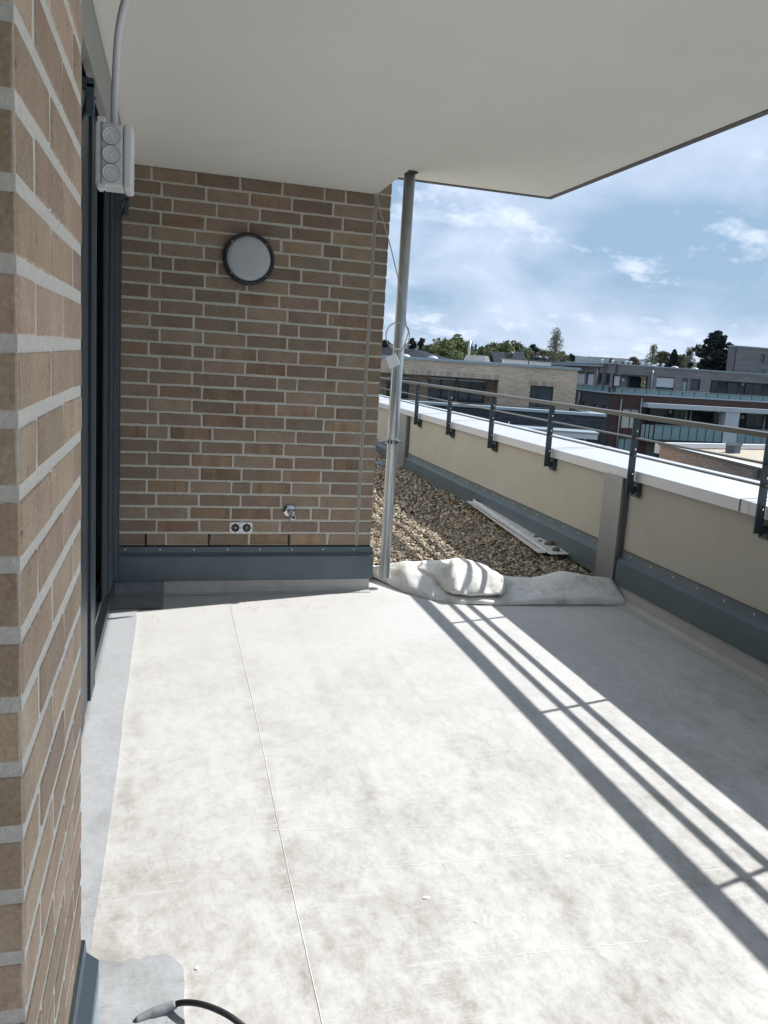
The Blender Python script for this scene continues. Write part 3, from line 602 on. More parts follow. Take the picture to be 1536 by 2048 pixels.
R = Matrix.Translation(pc) @ Matrix.Rotation(math.radians(-28), 4, 'Y') @ Matrix.Rotation(math.radians(10), 4, 'X')
pl = MB().box(-.038, .038, -.004, .004, -.040, .040, R).build('cover_plate', M['white2'], cab, bevel=.006)

# ================================================================== PARAPET
XF = 2.985
par = thing('parapet_wall', 'cream rendered parapet with white metal coping and grey flashing along the terrace', 'parapet', (XF, 0, 0))
def pb_(name, m, x0, x1, y0, y1, z0, z1, p=None, bev=0): return MB().box(x0 - XF, x1 - XF, y0, y1, z0, z1).build(name, m, p or par, bevel=bev)
PE = 14.5
pb_('rendered_face', M['plaster'], XF + .012, 3.40, -3, PE, -.35, .875)
# profile flashing in lengths
seg = [(-3, 4.668), (4.932, 9.93), (10.46, PE)]
pf = [(.010, .345), (.002, .345), (-.004, .304), (-.034, .278), (-.036, .118), (-.028, .114), (-.026, .272), (.010, .296)]
for a, b_ in seg:
    o = MB().ext(pf, a, b_, 'y').build('wall_flashing', M['flash'], par)
    for y in np.arange(a + .12, b_, .24):
        if 2.4 < y < 10: inst('screw', scm, o, (-.0015, y, .325), (0, 0, -math.pi / 2))
    MB().box(-.001, .012, a, b_, .345, .352).build('sealant_bead', M['copdk'], o)
MB().ext([(-.004, .12), (-.010, .12), (-.016, .05), (-.034, .0125), (-.034, .004), (-.004, .0)], -.335, -.0305, 'x').build('membrane_upstand', M['mem_dark'], wall)
up = MB().ext([(.0, .16), (-.014, .16), (-.018, .03), (-.036, .0065), (-.10, .0065), (-.10, -.002), (.0, -.01)], -3, 4.668, 'y').build('membrane_upstand', M['mem_up'], par)
# metal cover strips over the expansion joints
for a, b_ in ((4.690, 4.925), (9.95, 10.40)):
    o = MB().box(-.045, .012, a, b_, .0, .846).build('cover_strip', M['cover'], par, bevel=.002)
    for y in (a - .012, b_ + .001): MB().box(-.020, .012, y, y + .011, .0, .846).build('strip_edge', M['copdk'] if y < a else M['cover'], o)
# coping in lengths with raised seams
joints = [-2.2, 1.2, 3.56, 5.83, 8.40, 9.40, 12.2, PE]
cp_prof = [(2.960, .842), (2.960, .905), (2.964, .909), (3.470, .945), (3.474, .941), (3.474, .86), (3.470, .86), (3.470, .936), (2.966, .900), (2.966, .842)]
prev = -3
for jy in joints:
    o = MB().ext([(a - XF, b_) for a, b_ in cp_prof], prev, jy - .006, 'y').build('coping', M['cop'], par)
    MB().ext([(a - XF - (.0015 if a < 3.1 else -.0015), b_ + (.0022 if b_ > .9 else 0)) for a, b_ in cp_prof], jy - .080, jy - .0165, 'y').build('joint_cover', M['cop'], o)
    MB().ext([(a - XF - (.001 if a < 3.1 else -.001), b_ + .0026) for a, b_ in cp_prof], jy - .016, jy - .0005, 'y').build('joint_seal', M['copdk'], o)
    prev = jy

# ================================================================== RAILING
rail = thing('railing', 'anthracite steel railing with L-shaped posts and two rods above the parapet coping', 'railing', (2.93, 0, 0))
RX = 2.93
def L_post():
    t = .010; b = MB()
    # flat bar in the x-z plane: vertical leg and foot arm
    poly = [(-.028, .765), (.043, .765), (.043, .808), (.020, .808), (.020, 1.262), (-.028, 1.262)]
    b.ext(poly, -t / 2, t / 2, 'y'); return b
pm = L_post().mesh('post', M['rail'])
plm = MB().box(.042, .0535, -.045, .045, .735, .845).mesh('base_plate', M['rail'])
bm_ = MB().lathe([(.006, .0), (.006, .004), (.003, .0065), (0, .0065)], (0, 0, 0), (0, -1, 0), 10).mesh('bolt', M['screw'])
bm2 = MB().lathe([(.009, .0), (.009, .006), (.004, .012), (0, .012)], (0, 0, 0), (-1, 0, 0), 6).mesh('bolt', M['rail'])
y = 3.355 - 1.225 * 5
while y < 14.4:
    p = inst('post', pm, rail, (0, y, 0)); inst('base_plate', plm, p, (0, 0, 0))
    for z in (.89, 1.055, 1.175) if y > 3 else (): inst('bolt', bm_, p, (.004, -.005, z))
    for z in (.755, .825):
        for s_ in (-.03, .03): inst('bolt', bm2, p, (.042, s_, z))
    y += 1.225
hr_ = MB()
MB().box(-.050, .024, -3, 14.4, 1.262, 1.290).build('handrail', M['handrail'], rail, bevel=.003)
MB().box(-.016, .020, -3, 14.4, 1.125, 1.135).build('rod', M['handrail'], rail)
MB().box(-.016, .020, -3, 14.4, 1.011, 1.021).build('rod', M['handrail'], rail)

# ================================================================== GRAVEL BED
def gfront(x): return float(np.interp(x, [1.22, 1.42, 1.9, 3.0], [5.05, 5.30, 4.86, 4.80]))
def gz(x, y):
    z = .075 + .012 * np.clip(y - 5.0, 0, 6) + .025 * np.exp(-((x - 1.75) ** 2 + (y - 5.75) ** 2) / .35)
    z = z + .012 * np.sin(x * 5.1 + y * 2.2) * np.sin(y * 3.3 - x * 1.7) + .03 * np.clip((x - 2.5), 0, .5)
    return z
b = MB(); nx, ny = 40, 160
X = np.linspace(1.22, 2.98, nx); Yg = np.linspace(4.72, 14.3, ny)
for yy in Yg:
    for xx in X:
        y2 = max(yy, gfront(xx)); b.v.append((xx, y2, float(gz(xx, y2)) - .012))
for j in range(ny - 1):
    for i in range(nx - 1): q = j * nx + i; b.f.append((q, q + 1, q + 1 + nx, q + nx)); b.sm.append(True)
grav_o = b.build('gravel_bed', mat('gravel_base', (.10, .082, .062), .95, var=.6, vscale=45), fix=False); tag(grav_o, 'brown gravel layer under the loose pebbles beyond the fleece', 'gravel', kind='stuff')
def ico(sub):
    bm = bmesh.new(); bmesh.ops.create_icosphere(bm, subdivisions=sub, radius=1); v = np.array([x.co[:] for x in bm.verts]); f = np.array([[q.index for q in x.verts] for x in bm.faces]); bm.free(); return v, f
def pebbles(pos, size, sub, name, label):
    V, Fc = ico(sub); n = len(pos); vs = np.zeros((n, len(V), 3)); 
    for i in range(n):
        sc_ = size[i] * np.array([rng.uniform(.8, 1.35), rng.uniform(.65, 1.05), rng.uniform(.45, .75)])
        w = V * sc_ * (1 + .16 * np.sin(V[:, [1, 2, 0]] * rng.uniform(1.5, 3.2) + rng.uniform(0, 6)))
        a, b1, c = rng.uniform(0, 6.28), rng.normal(0, .45), rng.normal(0, .45)
        Rm = np.array(Matrix.Rotation(a, 3, 'Z') @ Matrix.Rotation(b1, 3, 'X') @ Matrix.Rotation(c, 3, 'Y'))
        vs[i] = w @ Rm.T + pos[i]
    fs = (Fc[None] + (np.arange(n) * len(V))[:, None, None]).reshape(-1, 3)
    me = bpy.data.meshes.new(name); me.vertices.add(n * len(V)); me.vertices.foreach_set('co', vs.reshape(-1))
    me.loops.add(len(fs) * 3); me.loops.foreach_set('vertex_index', fs.reshape(-1).astype(np.int32)); me.polygons.add(len(fs))
    me.polygons.foreach_set('loop_start', np.arange(0, len(fs) * 3, 3, dtype=np.int32)); me.polygons.foreach_set('loop_total', np.full(len(fs), 3, dtype=np.int32))
    me.polygons.foreach_set('use_smooth', np.ones(len(fs), dtype=bool)); me.update(calc_edges=True); me.materials.append(M['stone'])
    o = bpy.data.objects.new(name, me); COL.objects.link(o); return o
def scatter(x0f, y0, y1, step, s0, s1, layers):
    P = []; Z = []
    for l in range(layers):
        yy = y0
        while yy < y1:
            xx = x0f(yy)
            while xx < 2.955:
                px_, py_ = xx + rng.uniform(-.6, .6) * step, yy + rng.uniform(-.6, .6) * step
                if py_ < gfront(px_) + .03: xx += step; continue
                s_ = rng.uniform(s0, s1); P.append((px_, py_, float(gz(px_, py_)) + l * .009 + rng.uniform(-.004, .006))); Z.append(s_); xx += step
            yy += step
    return np.array(P), np.array(Z)
P, Z = scatter(lambda y: 1.30, 4.84, 6.9, .0285, .0125, .0205, 2)
tag(pebbles(P, Z, 1, 'gravel', ''), 'loose brown and cream river pebbles between the fleece and the parapet', 'gravel', kind='stuff')
P, Z = scatter(lambda y: max(1.30, .27 * y - .35), 6.9, 12.5, .037, .016, .025, 1)
tag(pebbles(P, Z, 1, 'gravel', ''), 'farther part of the river pebble bed running along the parapet', 'gravel', kind='stuff')

# grey tube lying across the gravel near the wall
MB().tube([tuple(at(735, 925, 2, .17)), tuple(at(757, 928, 2, .172)), tuple(at(779, 933, 2, .165))], .035, 14).build('drain_tube', mat('blue_grey_tube', (.16, .21, .26), .5))
tag(bpy.data.objects['drain_tube'], 'blue-grey drain tube lying on the far gravel behind the downpipe', 'tube')

# ================================================================== METAL PROFILES on the gravel
def profile(name, label, p0, p1, w, up_):
    a = Vector(p0); b_ = Vector(p1); d = (b_ - a).normalized(); s_ = d.cross(Vector((0, 0, 1))).normalized(); n = s_.cross(d)
    Ln = (b_ - a).length; o = thing(name, label, 'metal profile', tuple(a))
    def seg_(pts, nm):
        m = MB(); vs = []
        for t in (0, Ln):
            for (u, v) in pts: vs.append(d * t + s_ * u + n * v)
        k_ = len(pts); m.add(vs, [(i, (i + 1) % k_, (i + 1) % k_ + k_, i + k_) for i in range(k_)] + [tuple(range(k_)), tuple(range(k_, 2 * k_))]); return m.build(nm, M['bar'], o)
    seg_([(-w / 2, 0), (w / 2, 0), (w / 2, .003), (-w / 2, .003)], 'web')
    seg_([(-w / 2 - .003, 0), (-w / 2 - .0001, 0), (-w / 2 - .0001, up_), (-w / 2 - .003, up_)], 'flange')
    seg_([(w / 2 + .0001, 0), (w / 2 + .003, 0), (w / 2 + .003, up_ * .45), (w / 2 + .0001, up_ * .45)], 'flange')
    return o
profile('metal_profile', 'narrow channel-shaped grey sheet profile lying lengthwise on the gravel, the one nearer the wall', at(940, 1003, 2, .19), at(1084, 1106, 2, .135), .062, .028)
pr2 = profile('metal_profile', 'wide flat white sheet profile on the gravel by the parapet flashing, with stones on it', at(956, 1005, 2, .20), at(1119, 1109, 2, .150), .150, .006)
for i, (px, py, s_) in enumerate(((1098, 1088, .033), (1112, 1099, .026), (1072, 1074, .020), (1080, 1082, .014), (1061, 1068, .012), (1052, 1063, .012))):
    p = at(px, py, 2, .165)
    V, Fc = ico(2); w = V * np.array([1.2, .9, .7]) * s_ * (1 + .12 * np.sin(V[:, [1, 2, 0]] * 2.3 + i))
    mbs = MB(); mbs.add(w.tolist(), [tuple(f) for f in Fc.tolist()], True); o = mbs.build('pebble', mat('pebble_brown_%d' % i if False else 'pebble_brown', (.19, .15, .115), .8, var=.3, vscale=30), loc=tuple(p))
    tag(o, ['largest brown pebble lying on the end of the white sheet profile', 'second largest pebble right at the tip of the white sheet profile', 'middle pebble of the small heap on the white sheet profile', 'small pebble beside the middle pebble on the white profile', 'small far pebble on the white sheet profile', 'farthest small pebble on the white sheet profile'][i], 'pebble', 'pebbles on the white sheet profile')

# ================================================================== FLEECE
def loft(st, prof_n, name, m, parent, wr=.006, seed=0, cap=True):
    """st: list of stations, each list of 3D points (same count) -> smooth sheet"""
    st = [[np.array(p) for p in s_] for s_ in st]; ns = len(st); npf = len(st[0])
    NU, NV = 110, 44; vs = []
    def cr(P, t):
        n = len(P) - 1; u = t * n; i = min(int(u), n - 1); t = u - i
        p0, p1, p2, p3 = P[max(i - 1, 0)], P[i], P[i + 1], P[min(i + 2, n)]
        lin = p1 + (p2 - p1) * t
        return lin * .55 + .45 * .5 * ((2 * p1) + (p2 - p0) * t + (2 * p0 - 5 * p1 + 4 * p2 - p3) * t * t + (3 * p1 - p0 - 3 * p2 + p3) * t ** 3)
    rf = np.random.default_rng(40 + seed); GX, GY = 10, 4; gr = rf.uniform(-1, 1, (GX + 1, GY + 1)); gr2 = rf.uniform(-1, 1, (GX * 2 + 1, GY * 2 + 1))
    def facet(G, u, v):
        u *= G.shape[0] - 1.001; v *= G.shape[1] - 1.001; i, j = int(u), int(v); u -= i; v -= j
        return G[i, j] * (1 - u - v) + G[i + 1, j] * u + G[i, j + 1] * v if u + v < 1 else G[i + 1, j + 1] * (u + v - 1) + G[i + 1, j] * (1 - v) + G[i, j + 1] * (1 - u)
    for a in range(NU):
        sec = [cr([st[k_][j] for k_ in range(ns)], a / (NU - 1)) for j in range(npf)]
        for c in range(NV):
            p = cr(sec, c / (NV - 1)); t_ = c / (NV - 1)
            x, y_ = a / NU * 9 + seed, c / NV * 3
            w = math.sin(x * 2.3 + 1.7 * math.sin(y_ * 1.9 + x)) * .5 + math.sin(x * 5.1 - y_ * 3.1 + seed) * .3 + abs(math.sin(x * 3.3 + y_ * 4.4)) * .5
            w = w * .25 + facet(gr, a / NU, c / NV) * 1.3 + facet(gr2, a / NU, c / NV) * .6
            w *= wr * min(1, 4 * t_) ; p = p + np.array([0, -.3 * w, w]); vs.append(tuple(p))
    b = MB(); b.v = vs
    for a in range(NU - 1):
        for c in range(NV - 1): q = a * NV + c; b.f.append((q, q + 1, q + 1 + NV, q + NV)); b.sm.append(True)
    o = b.build(name, m, parent, fix=False); sd_ = o.modifiers.new('thick', 'SOLIDIFY'); sd_.thickness = .004; sd_.offset = 0
    return o
flc = thing('fleece_sheet', 'crumpled white protective fleece folded back along the edge of the gravel', 'fleece', (0, 0, 0))
def stn(fx, fy, bx, by, zb, zm, tuck=.06):
    f0 = at(fx, fy, 2, .008); bk = at(bx, by, 2, zb); d = bk - f0
    return [f0 + np.array([0, tuck, -.002]), f0, f0 + d * .05 + np.array([0, -.012, .030 * zm / .1]), f0 + d * .25 + np.array([0, 0, zm * .62]) - np.array([0, 0, d[2] * .25]),
            f0 + d * .6 + np.array([0, 0, zm]) - np.array([0, 0, d[2] * .6]), bk + np.array([0, -.04, .012]), bk, bk + np.array([0, .10, -.055])]
st = [stn(738, 1153, 741, 1131, .10, .085), stn(775, 1168, 778, 1130, .105, .09), stn(812, 1184, 815, 1121, .15, .12), stn(862, 1198, 866, 1124, .145, .09), stn(915, 1206, 935, 1134, .11, .055),
      stn(960, 1208, 985, 1152, .09, .045), stn(1020, 1209, 1030, 1156, .10, .070), stn(1080, 1209, 1075, 1153, .115, .10), stn(1140, 1209, 1120, 1146, .15, .13), stn(1195, 1209, 1170, 1151, .15, .13), stn(1235, 1209, 1215, 1157, .135, .12), stn(1250, 1207, 1247, 1190, .03, .035)]
loft(st, 8, 'folded_layer', M['fleece'], flc, .015, 0)
def stn2(fx, fy, bx, by, z0, zb, bul):
    f0 = at(fx, fy, 2, z0); bk = at(bx, by, 2, zb); d = bk - f0
    return [f0 + np.array([0, .08, -.004]), f0 + np.array([0, .01, -.006]), f0 + np.array([0, -.012, .014]), f0 + d * .18 + np.array([0, -.012, bul * .75]), f0 + d * .5 + np.array([0, 0, bul]), f0 + d * .85 + np.array([0, 0, bul * .45]), bk, bk + np.array([0, .05, -.05])]
st = [stn2(836, 1136, 846, 1123, .13, .165, .012), stn2(862, 1154, 870, 1120, .10, .170, .03), stn2(885, 1174, 900, 1119, .072, .175, .055), stn2(905, 1187, 922, 1120, .060, .175, .070), stn2(935, 1189, 945, 1121, .058, .170, .075), stn2(968, 1190, 970, 1132, .058, .15, .072), stn2(992, 1189, 992, 1145, .058, .125, .065), stn2(1006, 1187, 1004, 1152, .062, .105, .045), stn2(1012, 1178, 1010, 1162, .072, .09, .012)]
loft(st, 8, 'rolled_flap', M['fleece'], flc, .010, 3)

# ================================================================== BLACK CABLE with tape, small litter
bc = thing('black_cable', 'black rubber cable coming out from under the grey taped membrane at the bottom', 'cable', (0, 0, 0))
pts = [at(330, 2018, 2, .016), at(352, 2008, 2, .024), at(375, 2005, 2, .036), at(405, 2009, 2, .045), at(440, 2022, 2, .047), at(470, 2040, 2, .043), at(505, 2070, 2, .030), at(560, 2130, 2, .016), at(640, 2230, 2, .012)]
MB().tube(smooth_path(pts, 7), .0068, 12).build('cable', M['black'], bc)
pt = [at(272, 2042, 2, .008), at(300, 2028, 2, .012), at(330, 2017, 2, .016), at(352, 2008, 2, .024)]
MB().tube(smooth_path(pt, 5), [.007, .008, .009, .0095, .010, .010, .011, .012, .012, .0125, .012, .0115, .011, .0105, .010, .0095], 14).build('tape_sleeve', M['tape'], bc)
labs = ['largest scrap of white paper on the lower floor', 'tiny white paper crumb right below the largest scrap', 'crumpled pale scrap lying near the rail shadow', 'small white scrap just above the black cable']
for i, (px, py, s_) in enumerate(((852, 1795, .012), (953, 1842, .007), (1137, 1712, .013), (394, 1936, .008))):
    p = at(px, py, 2, .0025); b = MB(); n = 7; vs = [(0, 0, s_ * .04)]
    for j in range(n): a = 6.28 * j / n; r_ = s_ * rng.uniform(.5, 1.1); vs.append((r_ * math.cos(a), r_ * .7 * math.sin(a), s_ * rng.uniform(-.1, .10)))
    b.add(vs, [(0, 1 + j, 1 + (j + 1) % n) for j in range(n)]); tag(b.build('paper_scrap', M['paper'], loc=tuple(p)), labs[i], 'paper scrap', 'paper scraps on the floor')
# faint red chalk scribbles before the end wall
b = MB()
def stroke(pp):
    q = [at(x, y_, 2, .0085) for x, y_ in pp]
    for i in range(len(q) - 1):
        d = q[i + 1] - q[i]; n = np.array([-d[1], d[0], 0]); n = n / (np.linalg.norm(n) + 1e-9) * .0009
        b.quad(q[i] - n, q[i + 1] - n, q[i + 1] + n, q[i] + n)
for pp in ([(470, 1200), (480, 1192), (492, 1204), (488, 1186)], [(492, 1204), (505, 1194), (522, 1204)], [(486, 1218), (500, 1212), (510, 1220), (520, 1212)], [(552, 1214), (565, 1208), (578, 1214)], [(600, 1212), (612, 1216), (622, 1208)], [(636, 1216), (650, 1210), (660, 1218)]): stroke(pp)
tag(b.build('chalk_marking', M['chalk'], fix=False), 'faint red chalk scribbles on the membrane in front of the end wall', 'chalk marks', kind='stuff')

#@@BACKGROUND
# ================================================================== BACKGROUND BUILDINGS
BRA = brick_facade_mat('tan_facade_brick', (.56, .405, .28), (.40, .275, .19), (.68, .62, .51))
BRB = brick_facade_mat('slate_facade_brick', (.030, .040, .050), (.060, .075, .085), (.020, .025, .030), bw=.5, bh=.083)
BRC = brick_facade_mat('red_brown_facade_brick', (.115, .048, .036), (.055, .030, .027), (.045, .038, .036))
BRS = brick_facade_mat('dark_grey_facade_brick', (.050, .050, .050), (.035, .038, .040), (.030, .030, .030))
BRE = brick_facade_mat('grey_brown_facade_brick', (.34, .255, .21), (.20, .15, .125), (.46, .43, .40))
BM = dict(
    coping=mat('grey_blue_coping', (.30, .36, .40), .5, metal=.1),
    coping_w=mat('white_coping', (.62, .64, .67), .5),
    frame=mat('window_frame_dark', (.022, .026, .032), .4),
    glass=mat('window_glass', (.035, .060, .070), .06, spec=.9),
    glass2=mat('window_glass_teal', (.030, .055, .065), .10, spec=.7, rnd=.3),
    blind=mat('roller_blind', (.50, .52, .55), .6, bump=.01, bscale=12, stretch=(.1, .1, 4)),
    tile=mat('grey_cladding', (.190, .180, .182), .7, var=.12, vscale=.7),
    tileb=mat('cladding_backing', (.075, .072, .075), .9),
    railg=mat('balustrade_glass', (.21, .34, .37), .12, spec=.8, var=.25, vscale=.6),
    railb=mat('balustrade_steel', (.36, .34, .36), .4, metal=.3),
    concr=mat('pale_render', (.50, .53, .56), .9, var=.06, vscale=.5),
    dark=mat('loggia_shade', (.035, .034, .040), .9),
    curtain=mat('pale_curtain', (.50, .50, .44), .9, bump=.03, bscale=8, stretch=(1, 1, .05)),
    lamp=mat('white_lamp', (.55, .56, .56), .6),
    pipe=mat('downpipe_zinc', (.34, .35, .37), .45, metal=.4),
    box=mat('vent_box', (.075, .105, .125), .5),
    roofg=mat('pale_roof_gravel', (.56, .49, .38), .95, var=.45, vscale=9, bump=.02, bscale=14),
    plant=mat('plant_cabinet', (.46, .49, .52), .5, var=.06, vscale=.6),
    rooft=mat('roof_tile', (.022, .025, .034), .85, spec=.15, bump=.03, bscale=5),
    solar=mat('solar_panel', (.012, .016, .022), .45),
)
class Facade:
    """local frame: x along the facade, y into the building, z up; plane y=0 is the facade"""
    def __init__(s, p0, p1):
        s.o = np.array([p0[0], p0[1], 0.]); d = np.array([p1[0] - p0[0], p1[1] - p0[1], 0.]); s.L = np.linalg.norm(d); s.u = d / s.L
        s.n = np.array([-s.u[1], s.u[0], 0.]); s.rz = math.atan2(s.u[1], s.u[0])
        s.loc = tuple(s.o)
    def px(s, px, py, dep=0):
        d = ray(px, py); o = np.array([0, 0, EYE]) - s.o - s.n * dep; t = -(o @ s.n) / (d @ s.n); p = o + d * t
        return float(p @ s.u), float(p[2])
    def rect(s, a, b, dep=0):
        q = [s.px(*a, dep), s.px(*b, dep)]; return min(q[0][0], q[1][0]), max(q[0][0], q[1][0]), min(q[0][1], q[1][1]), max(q[0][1], q[1][1])
def holes_wall(x0, x1, z0, z1, th, holes, y0=0.0):
    xs = sorted({x0, x1, *[h[0] for h in holes], *[h[1] for h in holes]}); zs = sorted({z0, z1, *[h[2] for h in holes], *[h[3] for h in holes]})
    xs = [x for x in xs if x0 <= x <= x1]; zs = [z for z in zs if z0 <= z <= z1]
    b = MB(); inh = lambda x, z: any(h[0] < x < h[1] and h[2] < z < h[3] for h in holes)
    nx_, nz_ = len(xs) - 1, len(zs) - 1
    sol = [[not inh((xs[i] + xs[i + 1]) / 2, (zs[j] + zs[j + 1]) / 2) for j in range(nz_)] for i in range(nx_)]
    y1 = y0 + th
    for i in range(nx_):
        for j in range(nz_):
            if not sol[i][j]: continue
            a, c, e_, f_ = xs[i], xs[i + 1], zs[j], zs[j + 1]
            b.quad((a, y0, e_), (c, y0, e_), (c, y0, f_), (a, y0, f_)); b.quad((a, y1, e_), (a, y1, f_), (c, y1, f_), (c, y1, e_))
            if i == 0 or not sol[i - 1][j]: b.quad((a, y0, e_), (a, y0, f_), (a, y1, f_), (a, y1, e_))
            if i == nx_ - 1 or not sol[i + 1][j]: b.quad((c, y0, e_), (c, y1, e_), (c, y1, f_), (c, y0, f_))
            if j == 0 or not sol[i][j - 1]: b.quad((a, y0, e_), (a, y1, e_), (c, y1, e_), (c, y0, e_))
            if j == nz_ - 1 or not sol[i][j + 1]: b.quad((a, y0, f_), (c, y0, f_), (c, y1, f_), (a, y1, f_))
    return b
def window(par, r, dep, split=0, name='window', pane='glass', blind=0.0, fr=.06, sill=None):
    x0, x1, z0, z1 = r
    b = MB(); b.box(x0, x1, dep, dep + .07, z1 - fr, z1).box(x0, x1, dep, dep + .07, z0, z0 + fr).box(x0, x0 + fr, dep + .001, dep + .069, z0 + fr, z1 - fr).box(x1 - fr, x1, dep + .001, dep + .069, z0 + fr, z1 - fr)
    if split: 
        xm = x0 + (x1 - x0) * split; b.box(xm - fr, xm + fr, dep + .002, dep + .068, z0 + fr, z1 - fr)
    w = b.build(name, BM['frame'], par)
    MB().box(x0 + .01, x1 - .01, dep + .03, dep + .045, z0 + .01, z1 - .01).build('pane', BM[pane], w)
    if blind: MB().box(x0 + .02, x1 - .02, dep - .04, dep - .02, z1 - (z1 - z0) * blind, z1).build('roller_blind', BM['blind'], w)
    return w

# ---- A: tan brick house opposite
A0 = (9.75, 41.4); A1 = (19.75, 35.9)
d0 = ray(768.7, 710); d1 = ray(1157, 733.5); A0 = tuple((d0 / d0[1] * 38.8)[:2]); A1 = tuple((d1 / d1[1] * 35.9)[:2])
FA = Facade(A0, A1); zt = 1.83
bA = thing('brick_house', 'tan brick house with a loggia and grey-blue roof coping opposite the terrace', 'building', FA.loc, FA.rz)
log = FA.rect((768, 752), (990, 850)); log = (-6, log[1], -1.15, FA.px(990, 759.5)[1])
win = FA.rect((1061, 770.5), (1104, 814)); win = (win[0], win[1], -.62, win[3]); 
print('A', log, win, FA.L)
holes_wall(-8, FA.L, -9, zt - .12, .36, [log, win]).build('wall', BRA, bA)
# soldier courses, each brick a real piece
sol = MB().box(0, .072, -.012, .05, 0, .245).mesh('soldier_brick', mat('soldier_brick', (.45, .365, .29), .85, rnd=.28))
for x in np.arange(-.5, log[1], .083): inst('soldier_brick', sol, bA, (x, 0, log[3] + .004))
for x in np.arange(win[0] - .12, win[1] + .1, .083): inst('soldier_brick', sol, bA, (x, 0, win[3] + .004))
MB().box(-8.05, FA.L + .12, -.12, .40, zt - .118, zt).build('roof_coping', BM['coping'], bA)
MB().box(-8, FA.L, .37, 12, zt - .4, zt - .25).build('roof', BM['roofg'], bA)
MB().box(FA.L - .36, FA.L, .361, 12, -9, zt - .12).build('side_wall', BRA, bA)
MB().box(FA.L - .40, FA.L + .12, .401, 12.1, zt - .118, zt - .002).build('roof_coping', BM['coping'], bA)
# loggia interior
MB().box(-8, log[1] + .3, 2.05, 2.2, log[2], log[3] + .2).build('loggia_wall', BRA, bA)
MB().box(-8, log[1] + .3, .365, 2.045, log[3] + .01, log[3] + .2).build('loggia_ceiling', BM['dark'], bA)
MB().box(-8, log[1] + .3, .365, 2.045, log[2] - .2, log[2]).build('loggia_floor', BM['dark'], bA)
MB().box(log[1], log[1] + .1, .365, 2.045, log[2], log[3]).build('loggia_side', BRA, bA)
for a, b_ in (((775, 754), (815, 812)), ((859, 757), (908, 815)), ((917, 761), (965, 818))):
    r = FA.rect(a, b_, 2.0); window(bA, (r[0], r[1], log[2] + .02, r[3]), 1.93, .45, 'window', 'glass2')
    MB().box(r[0], r[1], 1.80, 1.90, r[3] - .02, r[3] + .08).build('blind_box', BM['coping_w'], bA)
p = FA.px(850, 765, 1.95); MB().lathe([(0, 0), (.15, 0), (.15, .06), (.12, .08), (0, .08)], (p[0], 2.04, p[1]), (0, -1, 0), 20).build('loggia_lamp', BM['lamp'], bA)
window(bA, win, .14, .38, 'window', 'glass2')
r = MB(); 
for x in np.arange(log[1] + .2, win[0], 1.15): r.box(x, x + .025, -.35, -.32, -1.0, -.25)
r.box(-6, FA.L, -.35, -.325, -.26, -.235)
tag(r.build('roof_railing', BM['railb'], bA), kind='stuff')
# plant on the roof of A, behind the coping
def fbox(F, par, name, a, b_, dep, th, m, bev=0):
    r = F.rect(a, b_, dep); return MB().box(r[0], r[1], dep, dep + th, r[2], r[3]).build(name, m, par, bevel=bev)
pa = thing('plant_cabinet', 'pale sloping ventilation cabinet on the brick house roof beside the flue', 'roof plant', FA.loc, FA.rz)
r = FA.rect((930, 710), (1000, 728), 5); zb = zt - .25
x0 = FA.px(925, 722, 5)[0]; x1 = FA.px(968, 722, 5)[0]; x2 = FA.px(980, 722, 5)[0]; zz = FA.px(945, 710, 5)[1]
MB().ext([(x0, zb), (x0 + .28, zz), (x1, zz), (x1, zb)], 5, 6.5, 'y').build('cabinet_side', BM['plant'], pa)
MB().ext([(x1 + .01, zb), (x1 + .01, zz), (x1 + .22, zz), (x2 + .15, zb)], 5.05, 6.4, 'y').build('cabinet_end', BM['coping_w'], pa)
p = FA.px(937, 722, 4.6); p2 = FA.px(940, 681, 4.6)
fl_ = MB().tube([(p[0], 4.6, zb), (p2[0], 4.6, p2[1])], .07, 12).build('flue_pipe', M['steel']); fl_.location = FA.loc; fl_.rotation_euler = (0, 0, FA.rz); tag(fl_, 'tall thin shiny flue pipe rising from the brick house roof', 'flue')
up2 = thing('solar_collector', 'black solar collectors propped on frames on the brick house roof', 'solar collector', FA.loc, FA.rz)
for i, (xa, xb) in enumerate(((992, 1012), (1034, 1052))):
    a = FA.px(xa, 716, 7); c = FA.px(xb, 716, 7); t_ = FA.px((xa + xb) / 2, 703, 7)[1]
    m = MB()
    for k_ in range(2):
        xx = a[0] + (c[0] - a[0]) * k_ * .55; m.add([(xx, 7, zb), (xx + .05, 7, zb), (xx + .75, 8.6, t_), (xx + .70, 8.6, t_), (xx + .70, 7.1, zb), (xx + .65, 7.1, zb)], [(0, 1, 2, 3), (2, 3, 5, 4)])
    b = MB().add([(a[0], 7.2, zb + .1), (c[0] + .3, 7.2, zb + .1), (c[0] + .0, 8.6, t_), (a[0] - .2, 8.6, t_)], [(0, 1, 2, 3)]); b.add([(p_[0], p_[1] + .06, p_[2] - .03) for p_ in b.v[:4]], [(3, 2, 1, 0)]); b.build('collector_panel', BM['solar'], up2)
    for k_ in range(3):
        xx = a[0] + (c[0] - a[0]) * k_ * .5; MB().tube([(xx, 7.2, zb + .1), (xx + .3, 8.7, zb)], .03, 5).tube([(xx - .1, 8.6, t_), (xx + .3, 8.7, zb)], .03, 5).build('frame_strut', BM['railb'], up2)
duct = thing('roof_duct', 'long white roof duct with dark lid on the right of the brick house roof', 'roof plant', FA.loc, FA.rz)
a = FA.px(1008, 722, 5); c = FA.px(1103, 725, 5); t_ = FA.px(1010, 717, 5)[1]
